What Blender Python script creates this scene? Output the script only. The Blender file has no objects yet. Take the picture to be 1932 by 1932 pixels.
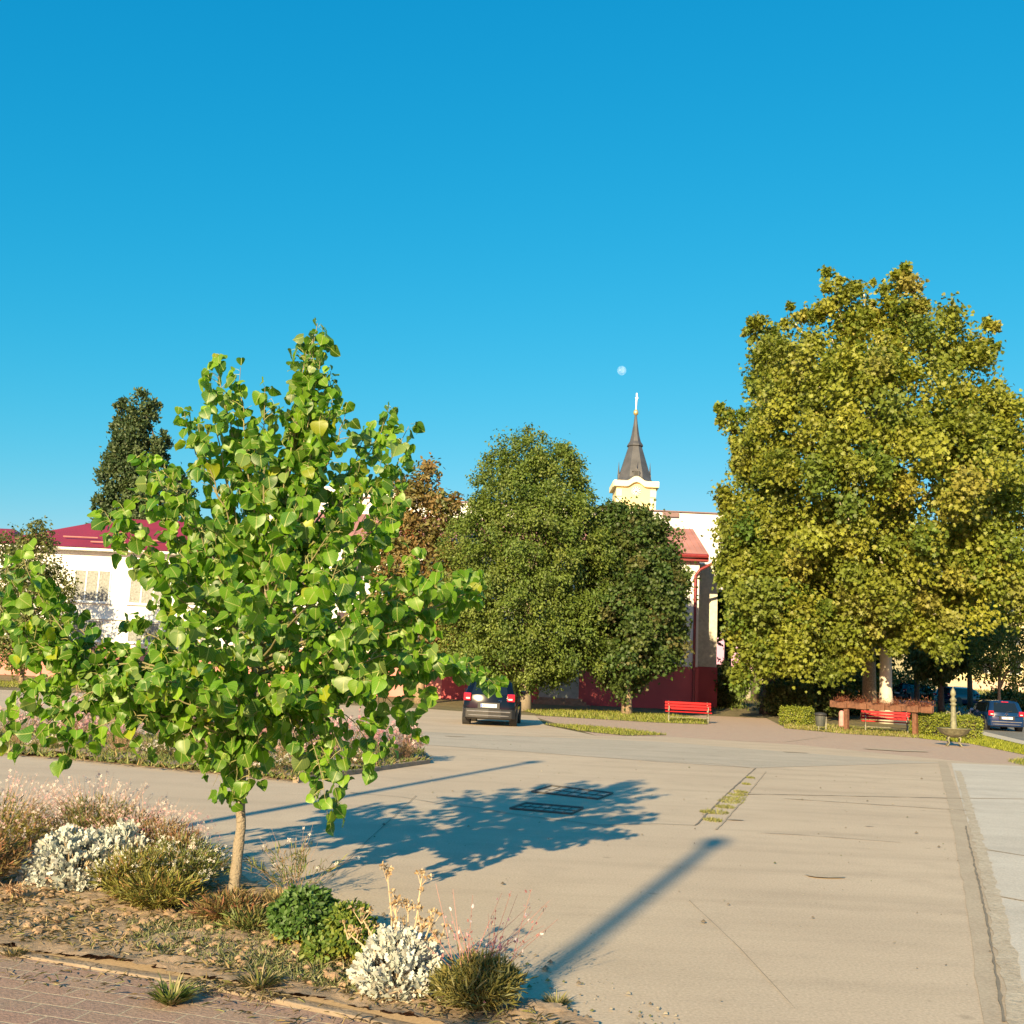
import bpy, bmesh, math, random
import numpy as np
from mathutils import Vector, Matrix
R = math.radians
sc = bpy.context.scene
col = sc.collection
# ------------------------------------------------------------------ camera
EYE, PITCH, ROLL, FL = 1.6, R(8.8455), R(2.6), 1.03
cam_d = bpy.data.cameras.new('camera'); cam = bpy.data.objects.new('camera', cam_d); col.objects.link(cam)
cam_d.sensor_width = 36; cam_d.lens = 36*FL; cam_d.clip_start = 0.05; cam_d.clip_end = 9000
_F = Vector((0, math.cos(PITCH), math.sin(PITCH))); _U = Vector((0, -math.sin(PITCH), math.cos(PITCH))); _R = Vector((1, 0, 0))
_X = math.cos(ROLL)*_R + math.sin(ROLL)*_U; _Y = -math.sin(ROLL)*_R + math.cos(ROLL)*_U
M_ = Matrix((_X, _Y, -_F)).transposed().to_4x4(); M_.translation = (0, 0, EYE); cam.matrix_world = M_
sc.camera = cam
# ------------------------------------------------------------------ sky, sun, exposure
SUN_EL, SUN_AZ = R(20.5), R(200.5)          # azimuth from +Y towards +X: behind the viewer, to the left
w = bpy.data.worlds.new('World'); sc.world = w; w.use_nodes = True
wn = w.node_tree.nodes; wl = w.node_tree.links
bg = wn['Background']; sky = wn.new('ShaderNodeTexSky'); sky.sky_type = 'NISHITA'; sky.sun_disc = False
sky.sun_elevation = SUN_EL; sky.sun_rotation = SUN_AZ; sky.air_density = 1.3; sky.dust_density = 0.3; sky.ozone_density = 2.6
# colour response of the camera for the clear sky: one gain and contrast per channel
sp_ = wn.new('ShaderNodeSeparateColor'); cb_ = wn.new('ShaderNodeCombineColor'); wl.new(sky.outputs[0], sp_.inputs[0])
for i_, (a_, g_, mx_) in enumerate(((1.24, 2.67, 1.1), (.494, .70, 1.6), (.547, .474, 1.6))):
    m1_ = wn.new('ShaderNodeMath'); m1_.operation = 'MULTIPLY'; m1_.inputs[1].default_value = .1; wl.new(sp_.outputs[i_], m1_.inputs[0])
    m0_ = wn.new('ShaderNodeMath'); m0_.operation = 'MINIMUM'; m0_.inputs[1].default_value = mx_; wl.new(m1_.outputs[0], m0_.inputs[0])
    m2_ = wn.new('ShaderNodeMath'); m2_.operation = 'POWER'; m2_.inputs[1].default_value = g_; wl.new(m0_.outputs[0], m2_.inputs[0])
    m3_ = wn.new('ShaderNodeMath'); m3_.operation = 'MULTIPLY'; m3_.inputs[1].default_value = a_*10*.93; wl.new(m2_.outputs[0], m3_.inputs[0]); wl.new(m3_.outputs[0], cb_.inputs[i_])
wl.new(cb_.outputs[0], bg.inputs[0]); bg.inputs[1].default_value = 0.10
sd = bpy.data.lights.new('sun', 'SUN'); sd.energy = 5.0; sd.angle = R(0.6); sd.color = (1.0, 0.785, 0.44)
so = bpy.data.objects.new('sun', sd); col.objects.link(so)
sv = Vector((math.sin(SUN_AZ)*math.cos(SUN_EL), math.cos(SUN_AZ)*math.cos(SUN_EL), math.sin(SUN_EL)))
so.rotation_euler = sv.to_track_quat('Z', 'Y').to_euler(); so.location = sv*60
sc.view_settings.view_transform = 'Standard'; sc.view_settings.look = 'None'; sc.view_settings.exposure = 1.1; sc.view_settings.gamma = 1
sc.render.resolution_x = sc.render.resolution_y = 1024
sc.cycles.max_bounces = 6; sc.cycles.transparent_max_bounces = 8
# ------------------------------------------------------------------ where things stand (points of the photo, 1932 px wide, laid on the ground)
SS = 1932.; f_ = FL*SS
def ray(x, y):
    u = x-966; v = 966-y; c, s = math.cos(ROLL), math.sin(ROLL)
    a = u*c-v*s; b = u*s+v*c
    return Vector((a, f_*math.cos(PITCH)-b*math.sin(PITCH), f_*math.sin(PITCH)+b*math.cos(PITCH)))
def G(x, y, z=0.0):
    d = ray(x, y); t = (z-EYE)/d.z; return Vector((d.x*t, d.y*t, z))
def A(x, y, Y):
    d = ray(x, y); t = Y/d.y; return Vector((d.x*t, Y, EYE+d.z*t))
RY0, RY1, RS = 57., 150., 0.035
def gz(y): return min(max(y-RY0, 0), RY1-RY0)*RS
# ------------------------------------------------------------------ materials
def new_mat(name):
    m = bpy.data.materials.new(name); m.use_nodes = True; nt = m.node_tree
    return m, nt, nt.nodes['Principled BSDF']
def mat(name, c, rough=0.6, metal=0, var=0.12, scale=6, bump=0.0, bscale=40, coat=0, spec=None, c2=None):
    m, nt, b = new_mat(name); n = nt.nodes; l = nt.links
    b.inputs['Roughness'].default_value = rough; b.inputs['Metallic'].default_value = metal; b.inputs['Coat Weight'].default_value = coat
    if spec is not None: b.inputs['Specular IOR Level'].default_value = spec
    tc = n.new('ShaderNodeTexCoord'); nz = n.new('ShaderNodeTexNoise'); nz.inputs['Scale'].default_value = scale; nz.inputs['Detail'].default_value = 6
    l.new(tc.outputs['Object'], nz.inputs['Vector'])
    mx = n.new('ShaderNodeMix'); mx.data_type = 'RGBA'; 
    ca = tuple(v*(1-var) for v in c); cb = c2 if c2 else tuple(min(1, v*(1+var)) for v in c)
    mx.inputs[6].default_value = (*ca, 1); mx.inputs[7].default_value = (*cb, 1)
    cr = n.new('ShaderNodeMapRange'); cr.inputs[1].default_value = .35; cr.inputs[2].default_value = .65
    l.new(nz.outputs[0], cr.inputs[0]); l.new(cr.outputs[0], mx.inputs[0]); l.new(mx.outputs[2], b.inputs['Base Color'])
    if bump:
        n2 = n.new('ShaderNodeTexNoise'); n2.inputs['Scale'].default_value = bscale; n2.inputs['Detail'].default_value = 5
        l.new(tc.outputs['Object'], n2.inputs['Vector'])
        bp = n.new('ShaderNodeBump'); bp.inputs['Strength'].default_value = bump; bp.inputs['Distance'].default_value = 0.02
        l.new(n2.outputs[0], bp.inputs['Height']); l.new(bp.outputs[0], b.inputs['Normal'])
    return m
def leaf_mat(name, rough=0.45, trans=0.35, veins=False, tcol=(1.0, 1.05, 0.45), tgain=1.3):
    m, nt, b = new_mat(name); n = nt.nodes; l = nt.links
    at = n.new('ShaderNodeAttribute'); at.attribute_name = 'col'
    src = at.outputs['Color']
    if veins:
        uv = n.new('ShaderNodeUVMap'); sx = n.new('ShaderNodeSeparateXYZ'); l.new(uv.outputs[0], sx.inputs[0])
        ab = n.new('ShaderNodeMath'); ab.operation = 'ABSOLUTE'; l.new(sx.outputs[0], ab.inputs[0])
        m1 = n.new('ShaderNodeMapRange'); m1.inputs[1].default_value = .018; m1.inputs[2].default_value = .035; m1.inputs[3].default_value = 1; m1.inputs[4].default_value = 0
        l.new(ab.outputs[0], m1.inputs[0])
        ma = n.new('ShaderNodeMath'); ma.operation = 'MULTIPLY_ADD'; ma.inputs[1].default_value = -.9; l.new(ab.outputs[0], ma.inputs[0]); l.new(sx.outputs[1], ma.inputs[2])
        mf = n.new('ShaderNodeMath'); mf.operation = 'PINGPONG'; mf.inputs[1].default_value = .09; l.new(ma.outputs[0], mf.inputs[0])
        m2 = n.new('ShaderNodeMapRange'); m2.inputs[1].default_value = .004; m2.inputs[2].default_value = .012; m2.inputs[3].default_value = .45; m2.inputs[4].default_value = 0
        l.new(mf.outputs[0], m2.inputs[0])
        mm = n.new('ShaderNodeMath'); mm.operation = 'MAXIMUM'; l.new(m1.outputs[0], mm.inputs[0]); l.new(m2.outputs[0], mm.inputs[1])
        mx = n.new('ShaderNodeMix'); mx.data_type = 'RGBA'; mx.inputs[7].default_value = (.36, .42, .12, 1)
        l.new(mm.outputs[0], mx.inputs[0]); l.new(src, mx.inputs[6]); src = mx.outputs[2]
    l.new(src, b.inputs['Base Color']); b.inputs['Roughness'].default_value = rough
    tr = n.new('ShaderNodeBsdfTranslucent'); mu = n.new('ShaderNodeMix'); mu.data_type = 'RGBA'; mu.blend_type = 'MULTIPLY'
    mu.inputs[0].default_value = 1; mu.inputs[7].default_value = (tcol[0]*tgain, tcol[1]*tgain, tcol[2]*tgain, 1); l.new(src, mu.inputs[6]); l.new(mu.outputs[2], tr.inputs[0])
    ms = n.new('ShaderNodeMixShader'); ms.inputs[0].default_value = trans
    l.new(b.outputs[0], ms.inputs[1]); l.new(tr.outputs[0], ms.inputs[2]); l.new(ms.outputs[0], n['Material Output'].inputs[0])
    return m
def ground_mat(name, c1, c2, c3=None, scale=.5, fine=60, bump=.25, streak=None, spots=0.0, rough=.9):
    m, nt, b = new_mat(name); n = nt.nodes; l = nt.links; b.inputs['Roughness'].default_value = rough; b.inputs['Specular IOR Level'].default_value = .2
    geo = n.new('ShaderNodeNewGeometry')
    def noise(s, d=6, r=.6, vec=None):
        z = n.new('ShaderNodeTexNoise'); z.inputs['Scale'].default_value = s; z.inputs['Detail'].default_value = d; z.inputs['Roughness'].default_value = r
        l.new(vec if vec else geo.outputs['Position'], z.inputs['Vector']); return z.outputs[0]
    def rng(src, a, b_, c=0, d=1):
        q = n.new('ShaderNodeMapRange'); q.inputs[1].default_value = a; q.inputs[2].default_value = b_; q.inputs[3].default_value = c; q.inputs[4].default_value = d
        l.new(src, q.inputs[0]); return q.outputs[0]
    def mix(f, a, b_, mode='MIX'):
        q = n.new('ShaderNodeMix'); q.data_type = 'RGBA'; q.blend_type = mode
        for i, v in ((0, f), (6, a), (7, b_)):
            if isinstance(v, (tuple, list)): q.inputs[i].default_value = (*v, 1)
            elif isinstance(v, float): q.inputs[i].default_value = v
            else: l.new(v, q.inputs[i])
        return q.outputs[2]
    c = mix(rng(noise(scale), .38, .62), c1, c2)
    if c3: c = mix(rng(noise(scale*4.3, 8, .7), .52, .72), c, c3)
    if streak:
        mp = n.new('ShaderNodeMapping'); mp.inputs['Rotation'].default_value = (0, 0, R(streak)); mp.inputs['Scale'].default_value = (.12, 1.6, 1)
        l.new(geo.outputs['Position'], mp.inputs['Vector'])
        c = mix(rng(noise(1.0, 5, .6, mp.outputs[0]), .48, .75, 0, .5), c, tuple(v*.72 for v in c1))
    if streak:
        c = mix(rng(noise(.9, 4, .55), .56, .72, 0, .28), c, tuple(v*.80 for v in c1)); c = mix(rng(noise(2.6, 6, .75), .60, .74, 0, .30), c, tuple(min(.8, v*1.16) for v in c2)); c = mix(rng(noise(17, 2, .5), .70, .74, 0, .35), c, tuple(v*.6 for v in c1))
    g = rng(noise(fine, 3, .7), .3, .7, .80, 1.16)
    cm = n.new('ShaderNodeVectorMath'); cm.operation = 'SCALE'; l.new(c, cm.inputs[0]); l.new(g, cm.inputs['Scale']); c = cm.outputs[0]
    if spots:
        vo = n.new('ShaderNodeTexVoronoi'); vo.inputs['Scale'].default_value = 1.1; l.new(geo.outputs['Position'], vo.inputs['Vector'])
        c = mix(rng(vo.outputs['Distance'], .02, .06, spots, 0), c, tuple(v*.3 for v in c1))
    l.new(c, b.inputs['Base Color'])
    bp = n.new('ShaderNodeBump'); bp.inputs['Strength'].default_value = bump; bp.inputs['Distance'].default_value = .01
    l.new(noise(fine*.6, 6, .7), bp.inputs['Height']); l.new(bp.outputs[0], b.inputs['Normal'])
    return m
def paver_mat(name, c1, c2, mortar, bw, bh, rot, dust=(.33, .26, .19), dusta=.5):
    m, nt, b = new_mat(name); n = nt.nodes; l = nt.links; b.inputs['Roughness'].default_value = .9; b.inputs['Specular IOR Level'].default_value = .2
    geo = n.new('ShaderNodeNewGeometry'); mp = n.new('ShaderNodeMapping'); mp.inputs['Rotation'].default_value = (0, 0, -rot)
    l.new(geo.outputs['Position'], mp.inputs['Vector'])
    wz = n.new('ShaderNodeTexNoise'); wz.inputs['Scale'].default_value = 3; l.new(geo.outputs['Position'], wz.inputs['Vector'])
    wv = n.new('ShaderNodeVectorMath'); wv.operation = 'MULTIPLY_ADD'; wv.inputs[1].default_value = (.03, .03, 0); l.new(wz.outputs['Color'], wv.inputs[0]); l.new(mp.outputs[0], wv.inputs[2])
    br = n.new('ShaderNodeTexBrick'); br.inputs['Scale'].default_value = 1; br.inputs['Brick Width'].default_value = bw; br.inputs['Row Height'].default_value = bh
    br.inputs['Mortar Size'].default_value = .007; br.inputs['Mortar Smooth'].default_value = .4; br.inputs['Color1'].default_value = (*c1, 1); br.inputs['Color2'].default_value = (*c2, 1); br.inputs['Mortar'].default_value = (*mortar, 1)
    l.new(wv.outputs[0], br.inputs['Vector'])
    nz = n.new('ShaderNodeTexNoise'); nz.inputs['Scale'].default_value = 2.2; nz.inputs['Detail'].default_value = 8; nz.inputs['Roughness'].default_value = .7; l.new(geo.outputs['Position'], nz.inputs['Vector'])
    q = n.new('ShaderNodeMapRange'); q.inputs[1].default_value = .42; q.inputs[2].default_value = .68; q.inputs[4].default_value = dusta; l.new(nz.outputs[0], q.inputs[0])
    mx = n.new('ShaderNodeMix'); mx.data_type = 'RGBA'; mx.inputs[7].default_value = (*dust, 1); l.new(q.outputs[0], mx.inputs[0]); l.new(br.outputs[0], mx.inputs[6])
    n2 = n.new('ShaderNodeTexNoise'); n2.inputs['Scale'].default_value = 70; n2.inputs['Detail'].default_value = 5; l.new(geo.outputs['Position'], n2.inputs['Vector'])
    q2 = n.new('ShaderNodeMapRange'); q2.inputs[1].default_value = .3; q2.inputs[2].default_value = .7; q2.inputs[3].default_value = .75; q2.inputs[4].default_value = 1.2; l.new(n2.outputs[0], q2.inputs[0])
    cm = n.new('ShaderNodeVectorMath'); cm.operation = 'SCALE'; l.new(mx.outputs[2], cm.inputs[0]); l.new(q2.outputs[0], cm.inputs['Scale']); l.new(cm.outputs[0], b.inputs['Base Color'])
    ad = n.new('ShaderNodeMath'); ad.operation = 'MULTIPLY_ADD'; ad.inputs[1].default_value = -.8; l.new(br.outputs['Fac'], ad.inputs[0]); l.new(n2.outputs[0], ad.inputs[2])
    bp = n.new('ShaderNodeBump'); bp.inputs['Strength'].default_value = .5; bp.inputs['Distance'].default_value = .008; l.new(ad.outputs[0], bp.inputs['Height']); l.new(bp.outputs[0], b.inputs['Normal'])
    return m
KA = math.atan2(5.19-6.05, -0.5+2.67)
MT = {}
MT['soil'] = ground_mat('soil', (.32, .225, .15), (.39, .285, .195), (.24, .165, .105), 2.5, 45, .9)
MT['earth'] = ground_mat('earth', (.16, .13, .07), (.22, .18, .10), (.09, .10, .03), .6, 12, .6)
MT['concrete'] = ground_mat('plaza concrete', (.50, .395, .295), (.545, .435, .325), (.46, .365, .275), .35, 55, .15, streak=8, spots=.35)
MT['concrete2'] = ground_mat('pale concrete', (.52, .465, .40), (.57, .515, .445), (.48, .43, .365), .7, 50, .15, streak=6)
MT['roadc'] = ground_mat('worn concrete road', (.43, .37, .30), (.47, .40, .325), (.38, .33, .27), .5, 40, .15, streak=5)
MT['gravel'] = ground_mat('gravelly joint', (.45, .37, .28), (.52, .44, .34), (.34, .28, .20), 4, 35, .8)
MT['damp_and_shadow'] = ground_mat('dark strip', (.42, .335, .25), (.46, .375, .28), None, 2, 50, .2)
MT['crack_and_shadow'] = mat('crack_and_shadow', (.20, .165, .125), .95)
MT['asphalt'] = ground_mat('asphalt', (.17, .17, .165), (.22, .215, .21), (.13, .13, .13), .6, 45, .3)
MT['brick'] = paver_mat('red brick pavers', (.355, .225, .175), (.30, .195, .16), (.46, .37, .27), .27, .135, KA+R(6))
MT['paver'] = paver_mat('brown pavers', (.50, .35, .275), (.45, .315, .25), (.42, .33, .25), .2, .1, R(12), dust=(.48, .38, .29), dusta=.6)
MT['kerb'] = mat('kerb concrete', (.26, .20, .145), .95, var=.2, scale=5, bump=.5)
MT['bark'] = mat('bark', (.30, .22, .14), .9, var=.3, scale=14, bump=.8, bscale=25)
MT['barkpale'] = mat('pale smooth bark', (.38, .315, .235), .9, var=.25, scale=26, bump=.9, bscale=60, c2=(.27, .215, .15))
MT['barkwhite'] = mat('whitewashed bark', (.74, .68, .56), .85, var=.12, scale=5, bump=.4, c2=(.62, .55, .44))
MT['barkdark'] = mat('dark bark', (.10, .08, .06), .9, var=.3, scale=6, bump=.6)
MT['branch'] = mat('olive brown branch', (.22, .19, .09), .75)
MT['twig'] = mat('green twig', (.33, .30, .12), .6)
MT['petiole'] = mat('petiole', (.34, .38, .10), .5)
MT['leaf'] = leaf_mat('poplar leaf', .42, .42, True, tgain=1.5)
MT['leaf2'] = leaf_mat('tree leaves', .55, .28)
MT['silver'] = leaf_mat('silver felt leaf', .9, .10, tcol=(1, 1, 1), tgain=.8)
MT['petal'] = leaf_mat('petals', .7, .3, tcol=(1, 1, 1), tgain=1)
MT['blade'] = leaf_mat('grass blades', .55, .25)
MT['white'] = mat('white render', (.82, .80, .77), .9, var=.03, scale=.6)
MT['cream'] = mat('cream render', (.76, .63, .33), .9, var=.05, scale=.3)
MT['creamlight'] = mat('pale cream trim', (.84, .76, .52), .9, var=.04)
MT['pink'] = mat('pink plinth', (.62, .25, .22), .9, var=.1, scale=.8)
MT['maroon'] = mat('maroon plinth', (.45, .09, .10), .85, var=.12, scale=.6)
MT['redroof'] = mat('red sheet roof', (.24, .02, .038), .5, var=.1, scale=.5)
MT['pinkroof'] = mat('faded red roof', (.42, .20, .17), .6, var=.15, scale=.7)
MT['gutter'] = mat('red metal pipe', (.22, .025, .03), .45)
MT['slate'] = mat('spire sheet metal', (.085, .085, .092), .5, metal=.2, var=.15, scale=.7)
MT['gold'] = mat('gilded metal', (.85, .62, .28), .35, metal=.7)
MT['crossw'] = mat('bright cross', (.85, .80, .70), .4, metal=.2)
MT['dark'] = mat('dark', (.03, .03, .03), .6)
MT['glass'] = mat('window glass', (.03, .04, .05), .06, var=.3, spec=.8)
MT['curtain'] = mat('curtained pane', (.22, .23, .22), .3, var=.3, scale=9)
MT['wframe'] = mat('white frame', (.80, .80, .78), .5)
MT['wood'] = mat('red brown stained wood', (.17, .074, .04), .7, var=.25, scale=8)
MT['redslat'] = mat('red painted slat', (.40, .010, .013), .5, spec=.12, var=.12, scale=9)
MT['iron'] = mat('grey painted cast iron', (.26, .25, .19), .6, var=.25, scale=20)
MT['irongreen'] = mat('weathered green iron', (.20, .19, .115), .6, var=.3, scale=9)
MT['steel'] = mat('dark grille', (.13, .12, .105), .7, metal=.4)
MT['carblack'] = mat('black blue paint', (.003, .0045, .010), .12, coat=.0, spec=.4, var=.03)
MT['carblue'] = mat('deep blue paint', (.005, .024, .085), .14, metal=.0, coat=.2, var=.03)
MT['carnavy'] = mat('navy paint', (.010, .018, .06), .25, coat=.7, var=.03)
MT['carglass'] = mat('car glass', (.008, .012, .018), .05, var=.03, spec=.7)
MT['plastic'] = mat('grey black plastic', (.016, .0155, .016), .45, var=.1)
MT['trim'] = mat('satin trim', (.30, .28, .27), .35, metal=.5)
MT['tyre'] = mat('tyre rubber', (.045, .042, .038), .85)
MT['rim'] = mat('alloy rim', (.42, .43, .45), .35, metal=.8)
MT['redlamp'] = mat('red lamp lens', (.50, .01, .03), .12, coat=.8, var=.15, scale=30)
MT['clearlamp'] = mat('clear lamp lens', (.7, .7, .72), .15, coat=.6)
MT['plate'] = mat('number plate', (.80, .80, .80), .4, var=.02)
MT['plateblue'] = mat('plate blue', (.02, .10, .45), .5)
MT['chrome'] = mat('chrome', (.6, .6, .62), .15, metal=1)
MT['stone'] = mat('grey stone', (.45, .45, .43), .85)
MT['clod'] = mat('soil clod', (.31, .205, .125), .95, var=.25, scale=12, bump=.6)
MT['pole'] = mat('painted pole', (.07, .075, .065), .5)
MT['lampglass'] = mat('milky lamp globe', (.7, .7, .68), .3)
MT['pinkpost'] = mat('pink post', (.62, .28, .25), .8)
mo, nt, b = new_mat('moon surface'); n = nt.nodes
df = n.new('ShaderNodeBsdfDiffuse'); tp = n.new('ShaderNodeBsdfTransparent'); ad = n.new('ShaderNodeAddShader')
nz = n.new('ShaderNodeTexNoise'); nz.inputs['Scale'].default_value = .09; cr = n.new('ShaderNodeValToRGB'); cr.color_ramp.elements[0].color = (.03, .03, .03, 1); cr.color_ramp.elements[1].color = (.11, .105, .10, 1)
cr.color_ramp.elements[0].position = .35; cr.color_ramp.elements[1].position = .62
tc = n.new('ShaderNodeTexCoord'); nt.links.new(tc.outputs['Object'], nz.inputs['Vector']); nt.links.new(nz.outputs[0], cr.inputs[0]); nt.links.new(cr.outputs[0], df.inputs[0])
nt.links.new(df.outputs[0], ad.inputs[0]); nt.links.new(tp.outputs[0], ad.inputs[1]); nt.links.new(ad.outputs[0], n['Material Output'].inputs[0]); MT['moon'] = mo
# ------------------------------------------------------------------ builders
OR = {}
def rt(o):
    while o.parent: o = o.parent
    return o
def org(o): return OR.get(rt(o).name, Vector((0, 0, 0)))
def tag(o, label=None, cat=None, group=None, kind=None):
    if label and cat and not 4 <= len(label.split()) <= 16: print('LABEL', len(label.split()), label)
    if label: o['label'] = label
    if cat: o['category'] = cat
    if group: o['group'] = group
    if kind: o['kind'] = kind
    return o
def empty(name, loc, label, cat, group=None):
    o = bpy.data.objects.new(name, None); col.objects.link(o); o.empty_display_size = .1
    o.location = loc; OR[o.name] = Vector(loc); return tag(o, label, cat, group)
def link(name, me, m, parent=None, origin=None):
    o = bpy.data.objects.new(name, me); col.objects.link(o)
    if m: me.materials.append(MT[m] if isinstance(m, str) else m)
    if parent: me.transform(Matrix.Translation(-org(parent))); o.parent = parent
    elif origin is not None:
        me.transform(Matrix.Translation(-Vector(origin))); o.location = origin; OR[o.name] = Vector(origin)
    return o
class MB:
    def __init__(s): s.v = []; s.f = []
    def add(s, vs, fs):
        k = len(s.v); s.v += [tuple(v) for v in vs]; s.f += [tuple(i+k for i in f) for f in fs]; return s
    def box(s, c, d, rz=0, rx=0, ry=0):
        hx, hy, hz = d[0]/2, d[1]/2, d[2]/2
        M = Matrix.Translation(c) @ Matrix.Rotation(rz, 4, 'Z') @ Matrix.Rotation(ry, 4, 'Y') @ Matrix.Rotation(rx, 4, 'X')
        vs = [M @ Vector((x*hx, y*hy, z*hz)) for x, y, z in ((-1,-1,-1),(1,-1,-1),(1,1,-1),(-1,1,-1),(-1,-1,1),(1,-1,1),(1,1,1),(-1,1,1))]
        return s.add(vs, [(0,3,2,1),(4,5,6,7),(0,1,5,4),(1,2,6,5),(2,3,7,6),(3,0,4,7)])
    def b2(s, x0, y0, z0, x1, y1, z1): return s.box(((x0+x1)/2, (y0+y1)/2, (z0+z1)/2), (abs(x1-x0), abs(y1-y0), abs(z1-z0)))
    def tube(s, pts, rad, n=8, cap=True):
        pts = [Vector(p) for p in pts]; N = len(pts)
        if not hasattr(rad, '__len__'): rad = [rad]*N
        k = len(s.v); up = None
        for i, p in enumerate(pts):
            t = (pts[min(i+1, N-1)]-pts[max(i-1, 0)]).normalized()
            if up is None: up = Vector((0, 0, 1)) if abs(t.z) < .9 else Vector((1, 0, 0))
            a = t.cross(up)
            if a.length < 1e-4: a = t.cross(Vector((0, 1, 0)))
            a.normalize(); b_ = a.cross(t).normalized(); up = b_
            for j in range(n):
                q = 2*math.pi*j/n; s.v.append(tuple(p+(a*math.cos(q)+b_*math.sin(q))*rad[i]))
        for i in range(N-1):
            for j in range(n):
                s.f.append((k+i*n+j, k+i*n+(j+1) % n, k+(i+1)*n+(j+1) % n, k+(i+1)*n+j))
        if cap: s.f.append(tuple(k+j for j in range(n))[::-1]); s.f.append(tuple(k+(N-1)*n+j for j in range(n)))
        return s
    def lathe(s, c, prof, n=16, rot=0):
        c = Vector(c); k = len(s.v)
        for r, z in prof:
            for j in range(n):
                q = 2*math.pi*j/n+rot; s.v.append((c.x+r*math.cos(q), c.y+r*math.sin(q), c.z+z))
        for i in range(len(prof)-1):
            for j in range(n): s.f.append((k+i*n+j, k+i*n+(j+1) % n, k+(i+1)*n+(j+1) % n, k+(i+1)*n+j))
        s.f.append(tuple(k+j for j in range(n))[::-1]); s.f.append(tuple(k+(len(prof)-1)*n+j for j in range(n)))
        return s
    def prism(s, pts, a, b_, ax='z'):
        n = len(pts)
        def P(p, h): return {'z': (p[0], p[1], h), 'y': (p[0], h, p[1]), 'x': (h, p[0], p[1])}[ax]
        return s.add([P(p, a) for p in pts]+[P(p, b_) for p in pts], [tuple(range(n))[::-1], tuple(range(n, 2*n))]+[(i, (i+1) % n, n+(i+1) % n, n+i) for i in range(n)])
    def build(s, name, m, parent=None, smooth=False, origin=None, bevel=0):
        me = bpy.data.meshes.new(name); me.from_pydata(s.v, [], s.f); me.update()
        bm = bmesh.new(); bm.from_mesh(me); bmesh.ops.recalc_face_normals(bm, faces=bm.faces); bm.to_mesh(me); bm.free()
        if smooth: me.polygons.foreach_set('use_smooth', [True]*len(me.polygons))
        o = link(name, me, m, parent, origin)
        if bevel:
            bv = o.modifiers.new('bevel', 'BEVEL'); bv.width = bevel; bv.segments = 2; bv.limit_method = 'ANGLE'
        return o
def arr_mesh(name, V, loops, totals, colr=None, uv=None):
    me = bpy.data.meshes.new(name); V = np.asarray(V, np.float32); loops = np.asarray(loops, np.int32); totals = np.asarray(totals, np.int32)
    me.vertices.add(len(V)); me.vertices.foreach_set('co', V.ravel())
    me.loops.add(len(loops)); me.loops.foreach_set('vertex_index', loops)
    me.polygons.add(len(totals)); st = np.zeros(len(totals), np.int32); st[1:] = np.cumsum(totals)[:-1]
    me.polygons.foreach_set('loop_start', st)
    try: me.polygons.foreach_set('loop_total', totals)
    except Exception: pass
    me.update(calc_edges=True)
    if colr is not None:
        a = me.color_attributes.new('col', 'FLOAT_COLOR', 'POINT'); a.data.foreach_set('color', np.c_[colr, np.ones(len(colr))].astype(np.float32).ravel())
    if uv is not None:
        u = me.uv_layers.new(name='UVMap'); u.data.foreach_set('uv', uv[loops].astype(np.float32).ravel())
    return me
def frames(d, nrm):
    d = d/np.linalg.norm(d, axis=1, keepdims=True); x = np.cross(d, nrm); x /= (np.linalg.norm(x, axis=1, keepdims=True)+1e-9); z = np.cross(x, d)
    return x, d, z
def scatter(tmpl, pos, d, nrm, size, colr, want_uv=False):
    """tmpl = (verts k*3, list of faces, uv k*2): one copy of the small mesh at every position"""
    T, Fs, U = tmpl; T = np.asarray(T, float); k = len(T); N = len(pos)
    x, y, z = frames(np.asarray(d, float), np.asarray(nrm, float)); s = np.asarray(size, float).reshape(-1, 1, 1)
    V = pos[:, None, :]+s*(T[None, :, 0:1]*x[:, None, :]+T[None, :, 1:2]*y[:, None, :]+T[None, :, 2:3]*z[:, None, :])
    fl = np.concatenate([np.array(q) for q in Fs]); tot = np.array([len(q) for q in Fs])
    loops = (fl[None, :]+(np.arange(N)*k)[:, None]).ravel(); totals = np.tile(tot, N)
    C = np.repeat(colr, k, axis=0); UV = np.tile(np.asarray(U), (N, 1)) if U is not None else None
    return V.reshape(-1, 3), loops, totals, C, UV
def join(parts):
    Vs, Ls, Ts, Cs, Us = [], [], [], [], []; off = 0
    for V, L, T, C, U in parts:
        Vs.append(V); Ls.append(L+off); Ts.append(T); Cs.append(C); Us.append(U if U is not None else np.zeros((len(V), 2))); off += len(V)
    return np.concatenate(Vs), np.concatenate(Ls), np.concatenate(Ts), np.concatenate(Cs), np.concatenate(Us)
def leafobj(name, parts, m, parent=None, origin=None, smooth=False):
    V, L, T, C, U = join(parts); me = arr_mesh(name, V, L, T, C, U)
    if smooth: me.polygons.foreach_set('use_smooth', np.ones(len(T), bool))
    return link(name, me, m, parent, origin)
def rnd(rng, n): 
    v = rng.normal(size=(n, 3)); return v/np.linalg.norm(v, axis=1, keepdims=True)
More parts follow.
